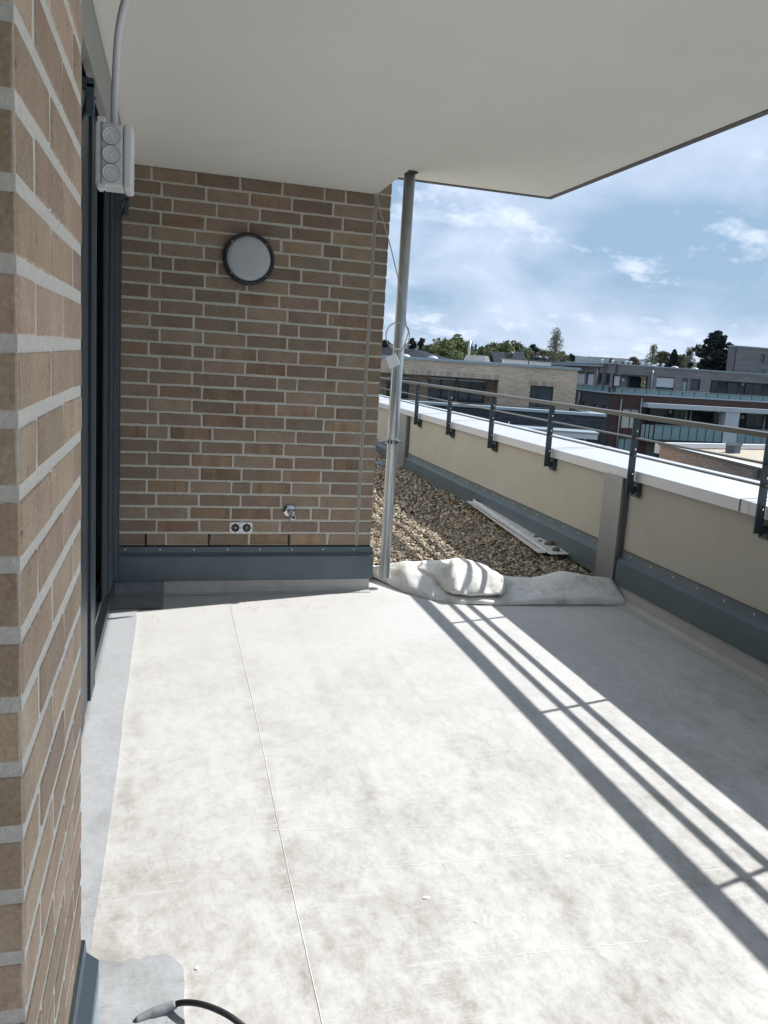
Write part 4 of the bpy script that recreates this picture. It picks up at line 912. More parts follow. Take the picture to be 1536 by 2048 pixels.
MB().box(a[0], c[0] - 1.3, 5, 6, zb, t_ - .03).build('duct_body', BM['coping_w'], duct); MB().box(c[0] - 1.25, c[0], 5.02, 6, zb, t_ - .05).build('duct_body', BM['coping_w'], duct)
MB().box(a[0] - .1, c[0] + .1, 4.9, 6.1, t_ - .028, t_ + .03).build('duct_lid', BM['box'], duct)
for i, (px_, py_) in enumerate(((810, 716), (866, 715))):
    p = FA.px(px_, py_, 2.5); m = MB().lathe([(.32, 0), (.30, .06), (.22, .14), (.12, .18), (0, .2)], (p[0], 2.5, zt - .05), (0, 0, 1), 20).build('roof_dome', BM['plant']); m.location = FA.loc; m.rotation_euler = (0, 0, FA.rz)
    tag(m, ['white roof dome right beside the downpipe on the brick house', 'white roof dome in front of the tiled roof end'][i], 'roof dome')
for i, (px_, py_, w_) in enumerate(((1075, 716, .45), (1090, 718, .3), (1022, 708, .3))):
    p = FA.px(px_, py_, 6); m = MB().lathe([(w_ * .4, -.3), (w_ * .4, 0), (w_ * .55, .0), (w_ * .55, .14), (0, .2)], (p[0], 6, p[1] - .05), (0, 0, 1), 14).build('vent_cowl', BM['box']); m.location = FA.loc; m.rotation_euler = (0, 0, FA.rz)
    tag(m, ['large black vent cowl at the right of the solar collectors', 'small black vent cowl near the end of the roof duct', 'black vent cowl between the two solar collectors'][i], 'vent')

# tiled hipped roof house behind A
d0 = ray(700, 700); h0 = tuple((d0 / d0[1] * 62)[:2]); d1 = ray(862, 712); h1 = tuple((d1 / d1[1] * 58)[:2]); FH = Facade(h0, h1)
bH = thing('tiled_roof_house', 'house with a dark tiled hipped roof behind the brick house by the downpipe', 'building', FH.loc, FH.rz)
MB().box(.3, FH.L - .3, .3, 9, -9, 1.9).build('wall', BM['concr'], bH)
zt2 = FH.px(835, 699, 4)[1]
xr = FH.px(832, 699, 4)[0]
MB().add([(0, 0, 1.85), (FH.L, 0, 1.85), (FH.L, 9, 1.85), (0, 9, 1.85), (1.5, 4.5, zt2), (xr, 4.5, zt2)], [(0, 1, 5, 4), (1, 2, 5), (2, 3, 4, 5), (3, 0, 4)]).build('roof', BM['rooft'], bH)
rb = MB()
for i in range(44):
    x = .2 + i * .45
    if x < xr: rb.tube([(x, .02, 1.90), (x + (0 if x > 1.5 else .8), 4.4, zt2 + .02)], .05, 4, False)
tag(rb.build('tile_ridge', BM['rooft'], bH), kind='stuff')

# ---- B: low dark slate-brick block with canopy
d0 = ray(905, 815); d1 = ray(1207, 834); B0 = tuple((d0 / d0[1] * 29.5)[:2]); B1 = tuple((d1 / d1[1] * 27.5)[:2])
FB = Facade(B0, B1); zb_ = .02
zb_ = FB.px(1100, 826)[1]
bB = thing('slate_brick_block', 'low dark slate-coloured brick block with pale coping in front of the brick house', 'building', FB.loc, FB.rz)
hb = FB.rect((1131, 878), (1168, 900)); hb = (hb[0], hb[1], -3.4, FB.px(1150, 877)[1])
holes_wall(-9, FB.L, -9, zb_, .36, [hb]).build('wall', BRB, bB)
MB().box(-9.1, FB.L + .1, -.08, .45, zb_ + .002, zb_ + .10).build('roof_coping', BM['coping'], bB)
MB().box(FB.L - .4, FB.L + .1, .451, 7, zb_ + .002, zb_ + .10).build('roof_coping', BM['coping'], bB)
MB().box(FB.L - .36, FB.L, .361, 7, -9, zb_).build('side_wall', BRB, bB)
MB().box(-9, FB.L - .41, .451, 7, zb_ - .35, zb_ - .2).build('roof', BM['coping'], bB)
window(bB, hb, .12, .6, 'window', 'glass2')
zc1 = FB.px(1100, 862, -1.6)[1]; c0 = FB.px(1005, 860, -1.6)[0]; c1_ = FB.px(1197, 860, -1.6)[0]
MB().box(c0, c1_, -1.6, -.01, zc1 - .20, zc1).build('canopy', BM['coping_w'], bB)
MB().box(c0 - .05, c1_ + .04, -1.64, -.012, zc1 + .002, zc1 + .05).build('canopy_edge', BM['coping'], bB)
x = FB.px(1169, 885, -1.2)[0]; MB().tube([(x, -1.2, -6), (x, -1.2, zc1 - .2)], .05, 10).build('canopy_post', BM['coping_w'], bB)
fs_ = MB().box(FB.px(1016, 850, -1.4)[0], FB.px(1019, 850, -1.4)[0], -1.4, -1.35, zc1 + .055, zc1 + .22).build('canopy_peg', BM['coping_w'], bB)

# ---- C: long terraced block, grey cladding over red-brown brick
YC = 85.0
dl = ray(1131, 724); dc = ray(1225, 730); CL = tuple((dl / dl[1] * 101)[:2]); CC = tuple((dc / dc[1] * YC)[:2]); dr_ = ray(1640, 752); CR = tuple((dr_ / dr_[1] * YC)[:2])
FC = Facade(CC, CR); FL = Facade(CL, CC)
zr = FC.px(1320, 732.5)[1]; zrail = FC.px(1320, 780.5)[1]; zsl = FC.px(1320, 789.5)[1]; zsb = FC.px(1320, 793)[1]
print('C', zr, zrail, zsl, zsb, FC.L, FL.L)
bC = thing('terraced_block', 'long terraced apartment block with grey cladded top floor above red-brown brick storeys', 'building', FC.loc, FC.rz)
LR = FL.rz - FC.rz
lt = bpy.data.objects.new('left_wing', None)
def cr_(a, b_, dep=0): return FC.rect(a, b_, dep)
SB = 1.6    # top floor set back behind the terrace edge
opn = dict(
    loggia1=cr_((1242, 751), (1293, 781), SB), blindwin=cr_((1314, 755), (1346, 786), SB), slit=cr_((1365, 761), (1372, 788), SB), square=cr_((1381, 759), (1399, 780), SB), loggia2=cr_((1422, 762), (1640, 790), SB))
zf = zsl + .05
H = []
for k_, v in opn.items():
    v = list(v)
    if k_ in ('loggia1', 'blindwin', 'loggia2', 'slit'): v[2] = zf
    if k_ == 'loggia2': v[3] = FC.px(1460, 763.5, SB)[1]
    opn[k_] = tuple(v); H.append(opn[k_])
holes_wall(-.0, FC.L, zf, zr - .15, .3, H, SB + .06).build('backing_wall', BM['tileb'], bC)
def clad(par, x0, x1, z0, z1, holes, y, pw=1.35, ph=.36, mir=False):
    b = MB(); j = 0; z = z1
    while z - .02 > z0:
        zz0 = max(z0, z - ph + .018); x = x0 - (pw * .5 if j % 2 else 0)
        while x < x1:
            a, c = max(x, x0) + .012, min(x + pw, x1) - .012
            parts = [(a, c)] if c > a else []
            for h_ in holes:
                if h_[2] < z - .03 and h_[3] > zz0 + .03:
                    np_ = []
                    for (p_, q_) in parts:
                        if q_ <= h_[0] or p_ >= h_[1]: np_.append((p_, q_)); continue
                        if p_ < h_[0] - .05: np_.append((p_, h_[0]))
                        if q_ > h_[1] + .05: np_.append((h_[1], q_))
                    parts = np_
            for (p_, q_) in parts:
                dy_ = rng.uniform(0, .012)
                k2 = (round(q_ - p_, 2), round(z - zz0, 2))
                if k2 not in CLM: CLM[k2] = MB().box(0, k2[0], 0, .04, -k2[1], 0).mesh('cladding_panel', CLMAT)
                inst('cladding_panel', CLM[k2], par, (p_, y - dy_, z))
            x += pw
        z -= ph; j += 1
CLM = {}; CLMAT = mat('cladding_panel', (.205, .190, .192), .7, rnd=.13)
clad(bC, 0, FC.L, zf, zr - .155, H, SB)
MB().box(-.1, FC.L, SB - .12, SB + .5, zr - .148, zr).build('roof_coping', BM['coping'], bC)
MB().box(0, FC.L, SB + .51, 16, zr - .5, zr - .3).build('roof', BM['coping'], bC)
# interiors
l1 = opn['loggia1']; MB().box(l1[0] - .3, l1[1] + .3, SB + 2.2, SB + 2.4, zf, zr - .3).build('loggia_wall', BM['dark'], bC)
x = cr_((1252, 751), (1281, 781), SB + 2); window(bC, (x[0], x[1], zf, l1[3] - .1), SB + 2.1, .5, 'window', 'glass2')
MB().lathe([(0, 0), (.27, 0), (.27, .1), (0, .12)], (l1[0] + .8, SB + .9, l1[3] - .5), (0, -1, 0), 20).build('loggia_lamp', BM['lamp'], bC)
MB().box(l1[0] + .01, l1[0] + 1.5, SB + .95, SB + 1.1, zf, l1[3]).build('loggia_return', BM['tile'], bC)
window(bC, opn['blindwin'], SB + .12, .4, 'window', 'glass2', blind=.56)
r = opn['slit']; MB().box(r[0] + .12, r[1] - .12, SB + .0, SB + .05, r[2], r[3] - .15).build('frosted_pane', BM['railg'], bC)
window(bC, opn['square'], SB + .15, 0, 'window', 'glass2')
l2 = opn['loggia2']; MB().box(l2[0] - .3, l2[1] + .3, SB + 2.2, SB + 2.4, zf, zr - .3).build('loggia_wall', BM['concr'] if False else mat('loggia_render', (.10, .12, .13), .9), bC)
for a, c in ((1424, 1435), (1457, 1475), (1493, 1524), (1545, 1600)):
    q = cr_((a, 764), (c, 788), SB + 2); window(bC, (q[0], q[1], zf, l2[3] - .05), SB + 2.1, .5 if c - a > 20 else 0, 'window', 'glass2')
q = FC.px(1486, 768, SB + 2.1); MB().lathe([(0, 0), (.27, 0), (.27, .1), (0, .12)], (q[0], SB + 2.19, q[1]), (0, -1, 0), 20).build('loggia_lamp', BM['lamp'], bC)
for px_ in (1303.5,):
    q = FC.px(px_, 760, SB - .2)[0]; MB().tube([(q, SB - .2, zf), (q, SB - .2, FC.px(px_, 741, SB - .2)[1])], .12, 8).build('downpipe', BM['pipe'], bC)
# terrace slab edge and glass balustrade
MB().box(-.15, FC.L, -.2, SB + .3, zsb, zsl).build('terrace_slab', BM['coping'], bC)
bal = []
q0 = FC.px(1237, 782)[0]; step = (FC.px(1340, 790)[0] - FC.px(1244, 781)[0]) / 4
def balustrade(par, x0, x1, st_, y, z0, z1, m='railg'):
    n = max(1, int(round((x1 - x0) / st_))); st_ = (x1 - x0) / n
    gm = MB().box(.06, st_ - .06, -.02, .02, 0, z1 - z0 - .06).mesh('glass_panel', BM[m]); pm_ = MB().box(-.05, .05, -.05, .05, 0, z1 - z0).mesh('post', BM['frame'])
    for i in range(n + 1):
        if i < n: inst('glass_panel', gm, par, (x0 + i * st_, y, z0))
        inst('post', pm_, par, (x0 + i * st_, y + .02, z0))
    MB().box(x0, x1, y - .05, y + .03, z1, z1 + .07).build('handrail', BM['railb'], par)
balustrade(bC, -.1, FC.L, step, -.1, zsl, zrail)
# brick storeys
zg = -9
cz = FC.px(1400, 809)[1]                                    # canopy line of the loggia strip
LA = cr_((1290, 812), (1449, 897)); LB_ = cr_((1478, 822), (1640, 897))
LA = (LA[0], LA[1], FC.px(1370, 880)[1], FC.px(1370, 815)[1]); LB_ = (LB_[0], LB_[1], LA[2], FC.px(1500, 825)[1])
w1 = cr_((1246, 817), (1276, 858)); w2 = cr_((1238, 876), (1262, 906))
low = cr_((1292, 888), (1318, 920))
holes_wall(0, FC.L, zg, zsb - .02, .4, [LA, LB_, w1, w2, low]).build('wall', BRC, bC)
for L_, nm in ((LA, 'a'), (LB_, 'b')):
    MB().box(L_[0] - .2, L_[1] + .2, 2.6, 2.9, L_[2] - .2, L_[3] + .2).build('loggia_wall', BRS, bC)
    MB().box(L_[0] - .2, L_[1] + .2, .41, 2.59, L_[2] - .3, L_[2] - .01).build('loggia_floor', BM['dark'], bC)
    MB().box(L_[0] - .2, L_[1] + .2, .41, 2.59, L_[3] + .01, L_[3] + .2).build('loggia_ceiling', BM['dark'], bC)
for a, c in ((1300, 1328), (1349, 1366), (1405, 1440), (1495, 1520), (1560, 1600)):
    q = cr_((a, 820), (c, 880), 2.5); window(bC, (q[0], q[1], LA[2], LA[3] - .55), 2.5, .5, 'window', 'glass2')
    MB().box(q[0], q[1], 2.40, 2.48, LA[3] - .53, LA[3] - .42).build('blind_box', BM['railb'], bC)
for px_, py_ in ((1341, 823), (1485, 834)):
    q = FC.px(px_, py_, 2.5); MB().lathe([(0, 0), (.27, 0), (.27, .1), (0, .12)], (q[0], 2.59, q[1]), (0, -1, 0), 20).build('loggia_lamp', BM['lamp'], bC)
for px_ in (1374, 1383, 1532): q = FC.px(px_, 850, -.1)[0]; MB().tube([(q, .3, LA[2]), (q, .3, LA[3])], .09, 8).build('downpipe', BM['pipe'], bC)
for px_, t_, b2 in ((1243, 798, 900), (1284, 796, 850)): q = FC.px(px_, 850, -.1)[0]; q = FC.px(px_ , t_, -.1)[0]; MB().tube([(q, -.1, -8), (q, -.1, FC.px(px_, t_, -.1)[1])], .10, 8).build('downpipe', BM['pipe'], bC)
# pale canopy band and column
zc2 = FC.px(1297, 806, -1.3)
x0 = zc2[0]; zt3 = zc2[1]
MB().box(x0, FC.L, -1.3, -.01, zt3 - .55, zt3).build('canopy', BM['concr'], bC)
cx0 = FC.px(1449, 850, -1.2)[0]; cx1 = FC.px(1477, 850, -1.2)[0]
MB().box(cx0, cx1, -1.2, -.012, -9, zt3 - .56).build('column', BM['concr'], bC)
# balcony balustrades (tall glass)
zb0 = FC.px(1370, 881, -1.1)[1]; zb1 = FC.px(1370, 853, -1.1)[1]
x0 = FC.px(1291, 860, -1.1)[0]
balustrade(bC, x0 + 1.2, cx0 - .1, 1.22, -1.1, zb0, zb1); balustrade(bC, cx1 + .1, FC.L, 1.22, -1.1, zb0, zb1)
MB().box(x0, cx0 - .05, -1.3, -.013, zb0 - .35, zb0).build('balcony_slab', BM['frame'], bC); MB().box(cx1 + .05, FC.L, -1.3, -.013, zb0 - .35, zb0).build('balcony_slab', BM['frame'], bC)
ga = math.atan2(1.0, 1.2)
for i in range(3): inst('glass_panel', MB().box(0, .38, -.02, .02, 0, zb1 - zb0).mesh('glass_panel', BM['railg']), bC, (x0 + i * .4, -.2 - i * .3, zb0), (0, 0, -.64))
# windows of the brick part
window(bC, w1, .15, .5, 'window', 'curtain'); window(bC, w2, .15, .5, 'window', 'railg'); window(bC, low, .3, 0, 'window', 'glass2')
MB().box(w1[0] - .1, w1[1] + .1, -.05, .1, w1[3] - .02, w1[3] + .15).build('blind_box', BM['frame'], bC)
# left wing faces (receding)
wing = thing('terraced_block_wing', 'receding dark left wing of the terraced block behind the tan brick house', 'building', FL.loc, FL.rz)
def lr(a, b_, dep=0): return FL.rect(a, b_, dep)
hl = [lr((1153, 744), (1167, 775)), lr((1174, 745), (1185, 775)), lr((1199, 747), (1203, 766)), lr((1213, 748), (1219, 768)), lr((1226, 749), (1237, 775))]
hl = [h_ for h_ in hl if h_[1] < FL.L + 3]
lb = [lr((1165, 803), (1172, 811)), lr((1187, 807), (1196, 816)), lr((1205, 811), (1212, 819)), lr((1148, 795), (1157, 811))]
Lx = FL.L + SB * .55
holes_wall(-3, Lx, zf, zr - .15, .3, [h_ for h_ in hl], .06).build('backing_wall', BM['tileb'], wing)
clad(wing, -3, Lx, zf, zr - .155, hl, .0, 2.2, .36)
MB().box(-3.1, Lx + .1, -.12, .5, zr - .148, zr - .002).build('roof_coping', BM['coping'], wing)
for i, h_ in enumerate(hl): window(wing, h_, .12, 0, 'window', 'blind' if i in (0, 1, 4) else 'glass2', fr=.18 if i in (0, 1, 4) else .06)
MB().box(-3, FL.L + .2, -.2, .3, zsb, zsl - .003).build('terrace_slab', BM['coping'], wing)
balustrade(wing, -3, FL.L - .1, 2.15, -.1, zsl, zrail)
holes_wall(-3, FL.L, zg, zsb - .02, .4, lb).build('wall', BRS, wing)
for h_ in lb: window(wing, h_, .15, 0, 'window', 'glass2')
for px_, a, c in ((1197, 734, 771), (1160, 783, 812)):
    q0_ = FL.px(px_, a, -.15); q1_ = FL.px(px_, c, -.15); MB().tube([(q0_[0], -.15, q1_[1]), (q0_[0], -.15, q0_[1])], .12, 8).build('downpipe', BM['pipe'], wing)
# roof bits on C
for i, px_ in enumerate((1203, 1225, 1252, 1261, 1284, 1298, 1315, 1326)):
    q = FC.px(px_, 728, 4); m = MB().lathe([(.16, -.6), (.16, .0), (.22, .02), (.22, .14), (0, .22)], (q[0], 4, zr + .25), (0, 0, 1), 10).build('vent_pipe', BM['lamp']); m.location = FC.loc; m.rotation_euler = (0, 0, FC.rz)
    tag(m, ['leftmost small vent pipe on the terraced block roof, above the left wing', 'vent pipe on the terraced block roof right below the small round tree', 'left one of a close pair of pale vent pipes on the terraced block roof', 'right one of a close pair of pale vent pipes on the terraced block roof', 'single pale vent pipe just above the roller blind window, left', 'pale vent pipe left of the leftmost skylight dome', 'pale vent pipe immediately right of the leftmost skylight dome', 'last pale vent pipe of the row, nearest the spruce'][i], 'vent', 'vent pipes on the terraced block roof')
for i, px_ in enumerate((1308, 1350, 1390)):
    q = FC.px(px_, 730, 5); m = MB().lathe([(.5, -.5), (.5, 0), (.42, .14), (.25, .22), (0, .25)], (q[0], 5, zr + .0), (0, 0, 1), 20).build('roof_dome', BM['plant']); m.location = FC.loc; m.rotation_euler = (0, 0, FC.rz)
    tag(m, ['leftmost of three white skylight domes on the terraced block roof', 'middle white skylight dome on the terraced block roof', 'right white skylight dome on the terraced block roof nearest the big conifer'][i], 'skylight')

# ---- D: taller grey block behind
dd = ray(1475, 692); D0 = tuple((dd / dd[1] * 105)[:2]); dd = ray(1640, 700); D1 = tuple((dd / dd[1] * 105)[:2]); FD = Facade(D0, D1)
bD = thing('grey_tower_block', 'taller grey cladded block at the right edge behind the terraced block', 'building', FD.loc, FD.rz)
zD = FD.px(1500, 693)[1]; hd = [FD.rect((1521, 710), (1528, 725))]
holes_wall(0, FD.L, -9, zD - .2, .3, hd, .06).build('backing_wall', BM['tileb'], bD); clad(bD, 0, FD.L, zr - 1, zD - .21, hd, 0, 2.4, .42); window(bD, hd[0], .1)
MB().box(-.15, FD.L, -.15, 2.2, zD - .195, zD).build('roof_coping', BM['coping'], bD); MB().box(0.01, .3, .361, 2.0, -9, zD - .2).build('side_wall', BM['tile'], bD)
dd = ray(1524, 743); q = dd / dd[1] * 97; tag(MB().box(-.4, .4, -.4, .4, -1.2, .35).build('roof_box', BM['box'], loc=tuple(q + np.array([0, 0, EYE]))), 'small dark box on the terraced block roof under the tower window', 'roof box')

# ---- E: near flat roof with pale gravel, right
YE = 38.0
dd = ray(1321, 886); E0 = tuple((dd / dd[1] * YE)[:2]); zE = float(EYE + dd[2] / dd[1] * YE)
dd = ray(1536, 938); tE = (zE - EYE) / dd[2]; E1 = (dd[0] * tE, dd[1] * tE)
v = np.array(E1) - np.array(E0); E1x = tuple(np.array(E0) + v * 1.5); FE = Facade(E0, E1x)
bE = thing('gravel_roof_block', 'low brick block with white edged gravel roof seen through the railing at right', 'building', FE.loc, FE.rz)
MB().box(0, FE.L, 0, .36, -9, zE - .12).build('wall', BRE, bE)
MB().box(-.08, FE.L, -.08, .40, zE - .118, zE - .02).build('fascia', BM['box'], bE); MB().box(-.1, FE.L, -.10, .42, zE - .018, zE).build('roof_coping', BM['coping_w'], bE)
# far parapet runs parallel to the world x axis
dq = ray(1536, 890); tq = (zE - EYE) / dq[2]; ev = np.array([dq[0] * tq, dq[1] * tq]) - np.array(E0); ev /= np.linalg.norm(ev); far = Facade(E0, (E0[0] + ev[0] * 25, E0[1] + ev[1] * 25)); fo = bpy.data.objects.new('far_parapet', MB().box(0, 25, 0, .40, zE - .6, zE + .001).mesh('far_parapet', BM['coping_w'])); COL.objects.link(fo); fo.parent = bE
Mi = Matrix.Translation(Vector(FE.loc)) @ Matrix.Rotation(FE.rz, 4, 'Z'); Mf = Matrix.Translation(Vector(far.loc)) @ Matrix.Rotation(far.rz, 4, 'Z'); fo.matrix_local = Mi.inverted() @ Mf
fo2 = bpy.data.objects.new('parapet_brick_face', MB().box(.5, 25, -.06, -.001, zE - .85, zE - .24).mesh('parapet_brick_face', BRE)); COL.objects.link(fo2); fo2.parent = bE; fo2.matrix_local = Mi.inverted() @ Mf
gv = MB(); gv.add([(E0[0], E0[1], zE - .30), (E0[0] + ev[0] * 26, E0[1] + ev[1] * 26, zE - .30), (E1x[0] + 14, E1x[1], zE - .30), (E1x[0], E1x[1], zE - .30)], [(0, 1, 2, 3)])
o = gv.build('roof_gravel', BM['roofg'], bE); o.matrix_local = Mi.inverted()
dd = ray(1465, 906); t_ = (zE - .30 - EYE) / dd[2]; vb_ = thing('roof_vent', 'dark sheet metal vent box with a ridged top on the pale gravel roof', 'vent', (dd[0] * t_, dd[1] * t_, zE - .30), .35)
MB().box(-.25, .35, -.25, .3, 0, .42).build('vent_body', BM['box'], vb_); MB().ext([(-.32, .422), (.0, .60), (.38, .56), (.38, .422)], -.3, .34, 'y').build('vent_hood', BM['box'], vb_)
dd = ray(1516, 925); q = FE.px(1514, 940, -.15); bk = MB().box(q[0] - .12, q[0] + .12, -.22, -.09, q[1] - .35, q[1] + .02).box(q[0] - .2, q[0] - .12, -.2, -.1, q[1] - .2, q[1] - .08).build('wall_bracket', BM['box'], bE)

# ================================================================== HILLS, WOODS, TREES
def hill(name, r, zoff, amp, seed, col, col2, sc):
    b = MB(); n = 900; A_ = np.linspace(-1.2, 1.75, n)
    hgt = lambda a: zoff + amp * (.5 * math.sin(a * 3.1 + seed) + .3 * math.sin(a * 7.7 + seed * 2) + .12 * math.sin(a * 19 + seed)) + rng.uniform(0, 1) * amp * .16
    rows = [(r * .8, lambda a: -9.0), (r, hgt), (r * 1.25, lambda a: zoff * .6), (r * 1.6, lambda a: -9.0)]
    for (rr, f) in rows:
        for a in A_: b.v.append((rr * math.sin(a), rr * math.cos(a), f(a)))
    for j in range(3):
        for i in range(n - 1): q = j * n + i; b.f.append((q, q + 1, q + 1 + n, q + n)); b.sm.append(False)
    tag(b.build(name, mat(name + '_wood', col, .95, col2=col2, vscale=sc, bump=4, bscale=sc * 2), fix=False), kind='structure')
hill('hills', 1500, 33, 7, 1.3, (.030, .050, .068), (.016, .030, .044), .02)  # far ridge, the blue of distance haze is put into its colour
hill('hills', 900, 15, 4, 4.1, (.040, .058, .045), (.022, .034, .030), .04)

LEAF = {}
def leaf(name, a, b_): LEAF[name] = mat('leaf_' + name, a, .7, col2=b_, vscale=.9, detail=3); return LEAF[name]
leaf('spring', (.26, .29, .11), (.14, .165, .07)); leaf('olive', (.20, .22, .10), (.105, .125, .065)); leaf('pine', (.022, .035, .030), (.010, .018, .018)); leaf('birch', (.26, .24, .13), (.15, .14, .09)); leaf('rust', (.22, .15, .085), (.13, .10, .07))
BARK = mat('bark', (.10, .085, .07), .9, var=.4, vscale=6); BBARK = mat('birch_bark', (.42, .41, .38), .8, var=.5, vscale=5)
def leaves(parent, centers, radii, per, size, m, droop=0, name='crown', seed=0):
    r = np.random.default_rng(seed); vs = []; n = 0
    P = []
    for c, rad in zip(centers, radii):
        k_ = int(per * (rad ** 2) / (np.mean(np.array(radii) ** 2))) + 6
        d = r.normal(size=(k_, 3)); d /= np.linalg.norm(d, axis=1)[:, None]; d *= (r.uniform(.25, 1, k_) ** .5)[:, None] * rad; d[:, 2] *= .8
        P.append(d + np.array(c))
    P = np.concatenate(P); n = len(P)
    u = r.normal(size=(n, 3)); u /= np.linalg.norm(u, axis=1)[:, None]; w = r.normal(size=(n, 3)); w -= u * (w * u).sum(1)[:, None]; w /= np.linalg.norm(w, axis=1)[:, None]
    s_ = size * r.uniform(.5, 1.4, n)[:, None]
    if droop: u = u * .35 + np.array([0, 0, -1.0]); 
    q = np.stack([P - u * s_ - w * s_ * .55, P + u * s_ * .9 - w * s_ * .4, P + u * s_ + w * s_ * .5, P - u * s_ * .8 + w * s_ * .45], 1).reshape(-1, 3)
    me = bpy.data.meshes.new(name); me.vertices.add(n * 4); me.vertices.foreach_set('co', q.reshape(-1)); me.loops.add(n * 4); me.loops.foreach_set('vertex_index', np.arange(n * 4, dtype=np.int32))
    me.polygons.add(n); me.polygons.foreach_set('loop_start', np.arange(0, n * 4, 4, dtype=np.int32)); me.polygons.foreach_set('loop_total', np.full(n, 4, dtype=np.int32)); me.update(calc_edges=True); me.materials.append(m)
    o = bpy.data.objects.new(name, me); COL.objects.link(o); o.parent = parent; return o
def tree(label, px, dist, ytop, wpx, kind, seed, group=None, ybase=None):
    r = random.Random(seed); d = ray(px, ytop); d = d / d[1]; x, y_ = d[0] * dist, dist; zt_ = EYE + d[2] * dist
    wid = wpx / F * dist * math.sqrt(1 + d[0] ** 2); zb0_ = -9.0; H_ = zt_ - zb0_; R_ = wid / 2 * (1.5 if kind in ('spring', 'olive', 'rust') else 1.8 if kind == 'birch' else 1.2)
    names = {'spring': 'broadleaf_tree', 'olive': 'broadleaf_tree', 'rust': 'broadleaf_tree', 'pine': 'pine_tree', 'fir': 'conifer_tree', 'birch': 'birch_tree'}
    t = thing(names[kind], label, 'tree', (x, y_, zb0_), 0, group)
    tr = MB(); bark = BBARK if kind == 'birch' else BARK
    lean = r.uniform(-.02, .02) * H_
    tr.tube([(0, 0, 0), (lean * .3, 0, H_ * .3), (lean, 0, H_ * .62), (lean * 1.1, 0, H_ * .93)], [H_ * .020, H_ * .016, H_ * .010, H_ * .002], 7)
    C_ = []; RR = []
    if kind == 'fir':
        n = 1500
        for i in range(420):
            t_ = r.random() ** .9; z = H_ * (.50 + .50 * t_); env = R_ * 1.05 * (1 - t_ ** 2.4) ** .8 * (.78 + .3 * math.sin(i * 1.7)) * (1 if t_ > .12 else .85)
            a = r.uniform(0, 6.28); rr = env * r.uniform(.2, 1.08); C_.append((rr * math.cos(a), rr * math.sin(a), z + rr * .10)); RR.append(R_ * r.uniform(.05, .12))
            if i % 3 == 0: tr.tube([(0, 0, z - R_ * .15), (rr * math.cos(a), rr * math.sin(a), z - rr * .1)], [H_ * .004, H_ * .001], 4, False)
        tr.build('trunk', bark, t); leaves(t, C_, RR, 42, .020 * H_ * .55, LEAF['pine'], 0, 'crown', seed)
    elif kind == 'pine':
        for i in range(60):
            t_ = r.random(); z = H_ * (.62 + .36 * t_); a = r.uniform(0, 6.28); rr = R_ * r.uniform(.0, .85) * (1.15 - .75 * t_); C_.append((lean + rr * math.cos(a), rr * math.sin(a), z)); RR.append(R_ * r.uniform(.22, .38))
            if i % 2 == 0: tr.tube([(lean * .8, 0, z - R_ * .3), C_[-1]], [H_ * .005, H_ * .001], 4, False)
        tr.build('trunk', bark, t); leaves(t, C_, RR, 70, R_ * .085, LEAF['pine'], 0, 'crown', seed)
    elif kind == 'birch':
        for i in range(84):
            t_ = r.random() ** .9; z = H_ * (.42 + .56 * t_); a = r.uniform(0, 6.28); rr = R_ * (1.0 - .88 * t_) * r.uniform(.3, 1); e_ = (lean + rr * math.cos(a), rr * math.sin(a), z)
            tr.tube([(lean * .8, 0, z - R_ * .7), ((e_[0] + lean) * .55, e_[1] * .55, z - R_ * .15), e_, (e_[0] * 1.05, e_[1] * 1.05, z - R_ * .25)], [H_ * .0035, H_ * .0022, H_ * .0012, H_ * .0006], 4, False)
            C_.append(e_); RR.append(R_ * r.uniform(.12, .26)); C_.append((e_[0] * 1.05, e_[1] * 1.05, z - R_ * .22)); RR.append(R_ * r.uniform(.08, .2))
        tr.build('trunk', bark, t); leaves(t, C_, RR, 24, R_ * .020 + .02, LEAF['birch'], 1, 'crown', seed)
    else:
        for i in range(170):
            t_ = r.random() ** .8; a = r.uniform(0, 6.28); z = H_ * (.58 + .39 * t_) - R_ * .22 * abs(math.sin(a * 1.5 + seed)) * t_; env = R_ * max(.05, 1 - t_ ** 2.6) ** .5; rr = env * r.uniform(.05, 1) ** .6
            C_.append((rr * math.cos(a), rr * math.sin(a) * .7, z)); RR.append(R_ * r.uniform(.07, .20))
            if i % 3 == 0: tr.tube([(lean * .6, 0, max(H_ * .3, z - R_ * .8)), (C_[-1][0] * .6, C_[-1][1] * .6, z - R_ * .2), C_[-1], (C_[-1][0] * 1.1, C_[-1][1] * 1.1, z + R_ * .16)], [H_ * .007, H_ * .004, H_ * .002, H_ * .0006], 4, False)
        tr.build('trunk', bark, t); leaves(t, C_, RR, 52, R_ * .030 + .03, LEAF[kind], 0, 'crown', seed)
    return t
TG = 'trees behind the brick house'
tree('dark pine just right of the downpipe and the cable coil', 828, 170, 674, 26, 'pine', 1, TG)
tree('second dark pine touching the left side of the large spring-green tree', 841, 172, 675, 20, 'pine', 2, TG)
tree('dark conifer crown seen left of the downpipe beyond the tiled roof', 772, 190, 682, 30, 'pine', 3, TG)
tree('low spring-green tree right behind the tiled roof end', 864, 118, 681, 60, 'olive', 4, TG)
tree('largest spring-green tree, with the highest round crown over the brick house', 915, 120, 667, 70, 'spring', 5, TG)
tree('spring-green tree left of the largest one, its crown merging with it', 890, 116, 676, 60, 'spring', 6, TG)
tree('small dark round pine right of the tall flue pipe', 944, 190, 683, 13, 'pine', 7, TG)
tree('tiny dark round pine, second one right of the flue pipe', 953, 195, 686, 10, 'pine', 8, TG)
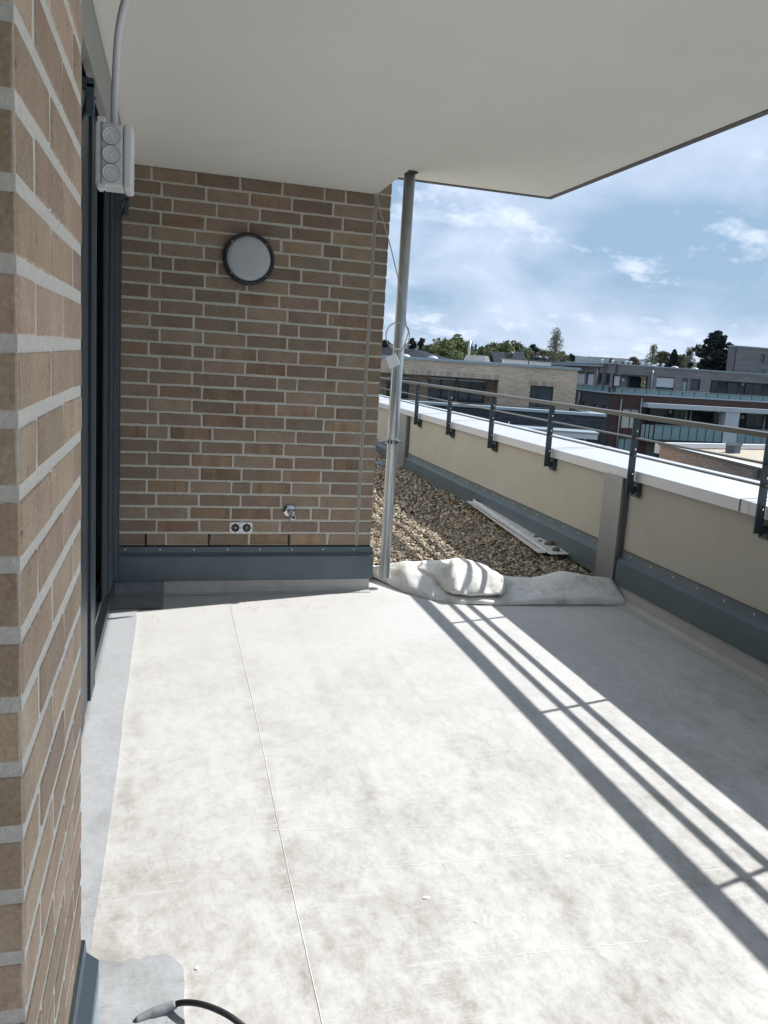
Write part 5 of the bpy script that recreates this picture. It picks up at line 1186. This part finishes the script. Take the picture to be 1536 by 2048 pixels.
tree('olive broadleaf tree above the sloping roof cabinet', 968, 130, 690, 46, 'olive', 9, TG)
tree('olive tree behind the left solar collector', 990, 135, 679, 50, 'olive', 10, TG)
tree('spring-green tree behind the gap between the solar collectors', 1012, 128, 676, 42, 'spring', 11, TG)
tree('grey-green tree with bare twigs behind the right solar collector', 1036, 132, 679, 52, 'olive', 12, TG)
tree('dark pine with flat crown left of the tall birch', 1070, 150, 686, 28, 'pine', 13, TG)
tree('low reddish-brown budding tree between pine and birch', 1090, 130, 694, 40, 'rust', 14, TG)
tree('tall slender birch with bare white trunk above the end of the brick house', 1112, 105, 655, 46, 'birch', 15, TG)
tree('low olive tree filling the gap left of the flat dark pine', 1054, 138, 693, 40, 'olive', 31, TG)
tree('low olive thicket tree just left of the tall birch', 1100, 140, 700, 44, 'olive', 32, TG)
tree('olive tree right behind the tall birch', 1124, 140, 696, 34, 'olive', 33, TG)
tree('dark small tree at the right foot of the tall birch', 1146, 190, 708, 22, 'pine', 16, TG)
TG2 = 'trees behind the terraced block'
tree('small dark round tree on the horizon above the terraced block', 1222, 260, 717, 12, 'pine', 17, TG2)
tree('reddish-brown budding tree left of the birch pair', 1268, 190, 711, 30, 'rust', 18, TG2)
tree('left birch of the pair above the terraced block', 1306, 150, 687, 34, 'birch', 19, TG2)
tree('olive broadleaf tree just right of the left birch', 1326, 160, 698, 34, 'olive', 20, TG2)
tree('dark spruce with pointed top between the two birches', 1349, 155, 701, 30, 'fir', 21, TG2)
tree('weeping birch left of the big dark conifer', 1380, 150, 693, 32, 'birch', 22, TG2)
tree('olive tree filling the gap before the big dark conifer', 1366, 158, 704, 34, 'olive', 24, TG2)
tree('biggest tree of all, a broad dark conifer beside the grey tower block', 1436, 112, 665, 84, 'fir', 23, TG2)
# far-off wood
P = []; RR = []
for i in range(420):
    a = rng.uniform(-.35, 1.05); dd_ = rng.uniform(300, 520); P.append((dd_ * math.sin(a), dd_ * math.cos(a), rng.uniform(-6, 1.5 + dd_ * (.003 if .47 < a < .64 else .014)))); RR.append(rng.uniform(5, 9))
fw = leaves(None, P, RR, 75, 1.3, LEAF['olive'], 0, 'distant_wood', 5); tag(fw, 'far-off wood along the horizon behind the buildings', 'wood', kind='stuff')

# ================================================================== AIR
hm = bpy.data.materials.new('haze_air'); hm.use_nodes = True; hn = hm.node_tree; hn.nodes.clear()
ho = hn.nodes.new('ShaderNodeOutputMaterial'); hv = hn.nodes.new('ShaderNodeVolumePrincipled'); hn.links.new(hv.outputs[0], ho.inputs['Volume'])
hv.inputs['Color'].default_value = (.74, .84, .96, 1); hv.inputs['Density'].default_value = .00002; hv.inputs['Anisotropy'].default_value = .0
hb = MB().box(-2800, 2800, -3200, 2800, -10.5, 75).build('haze', hm); tag(hb, kind='stuff')
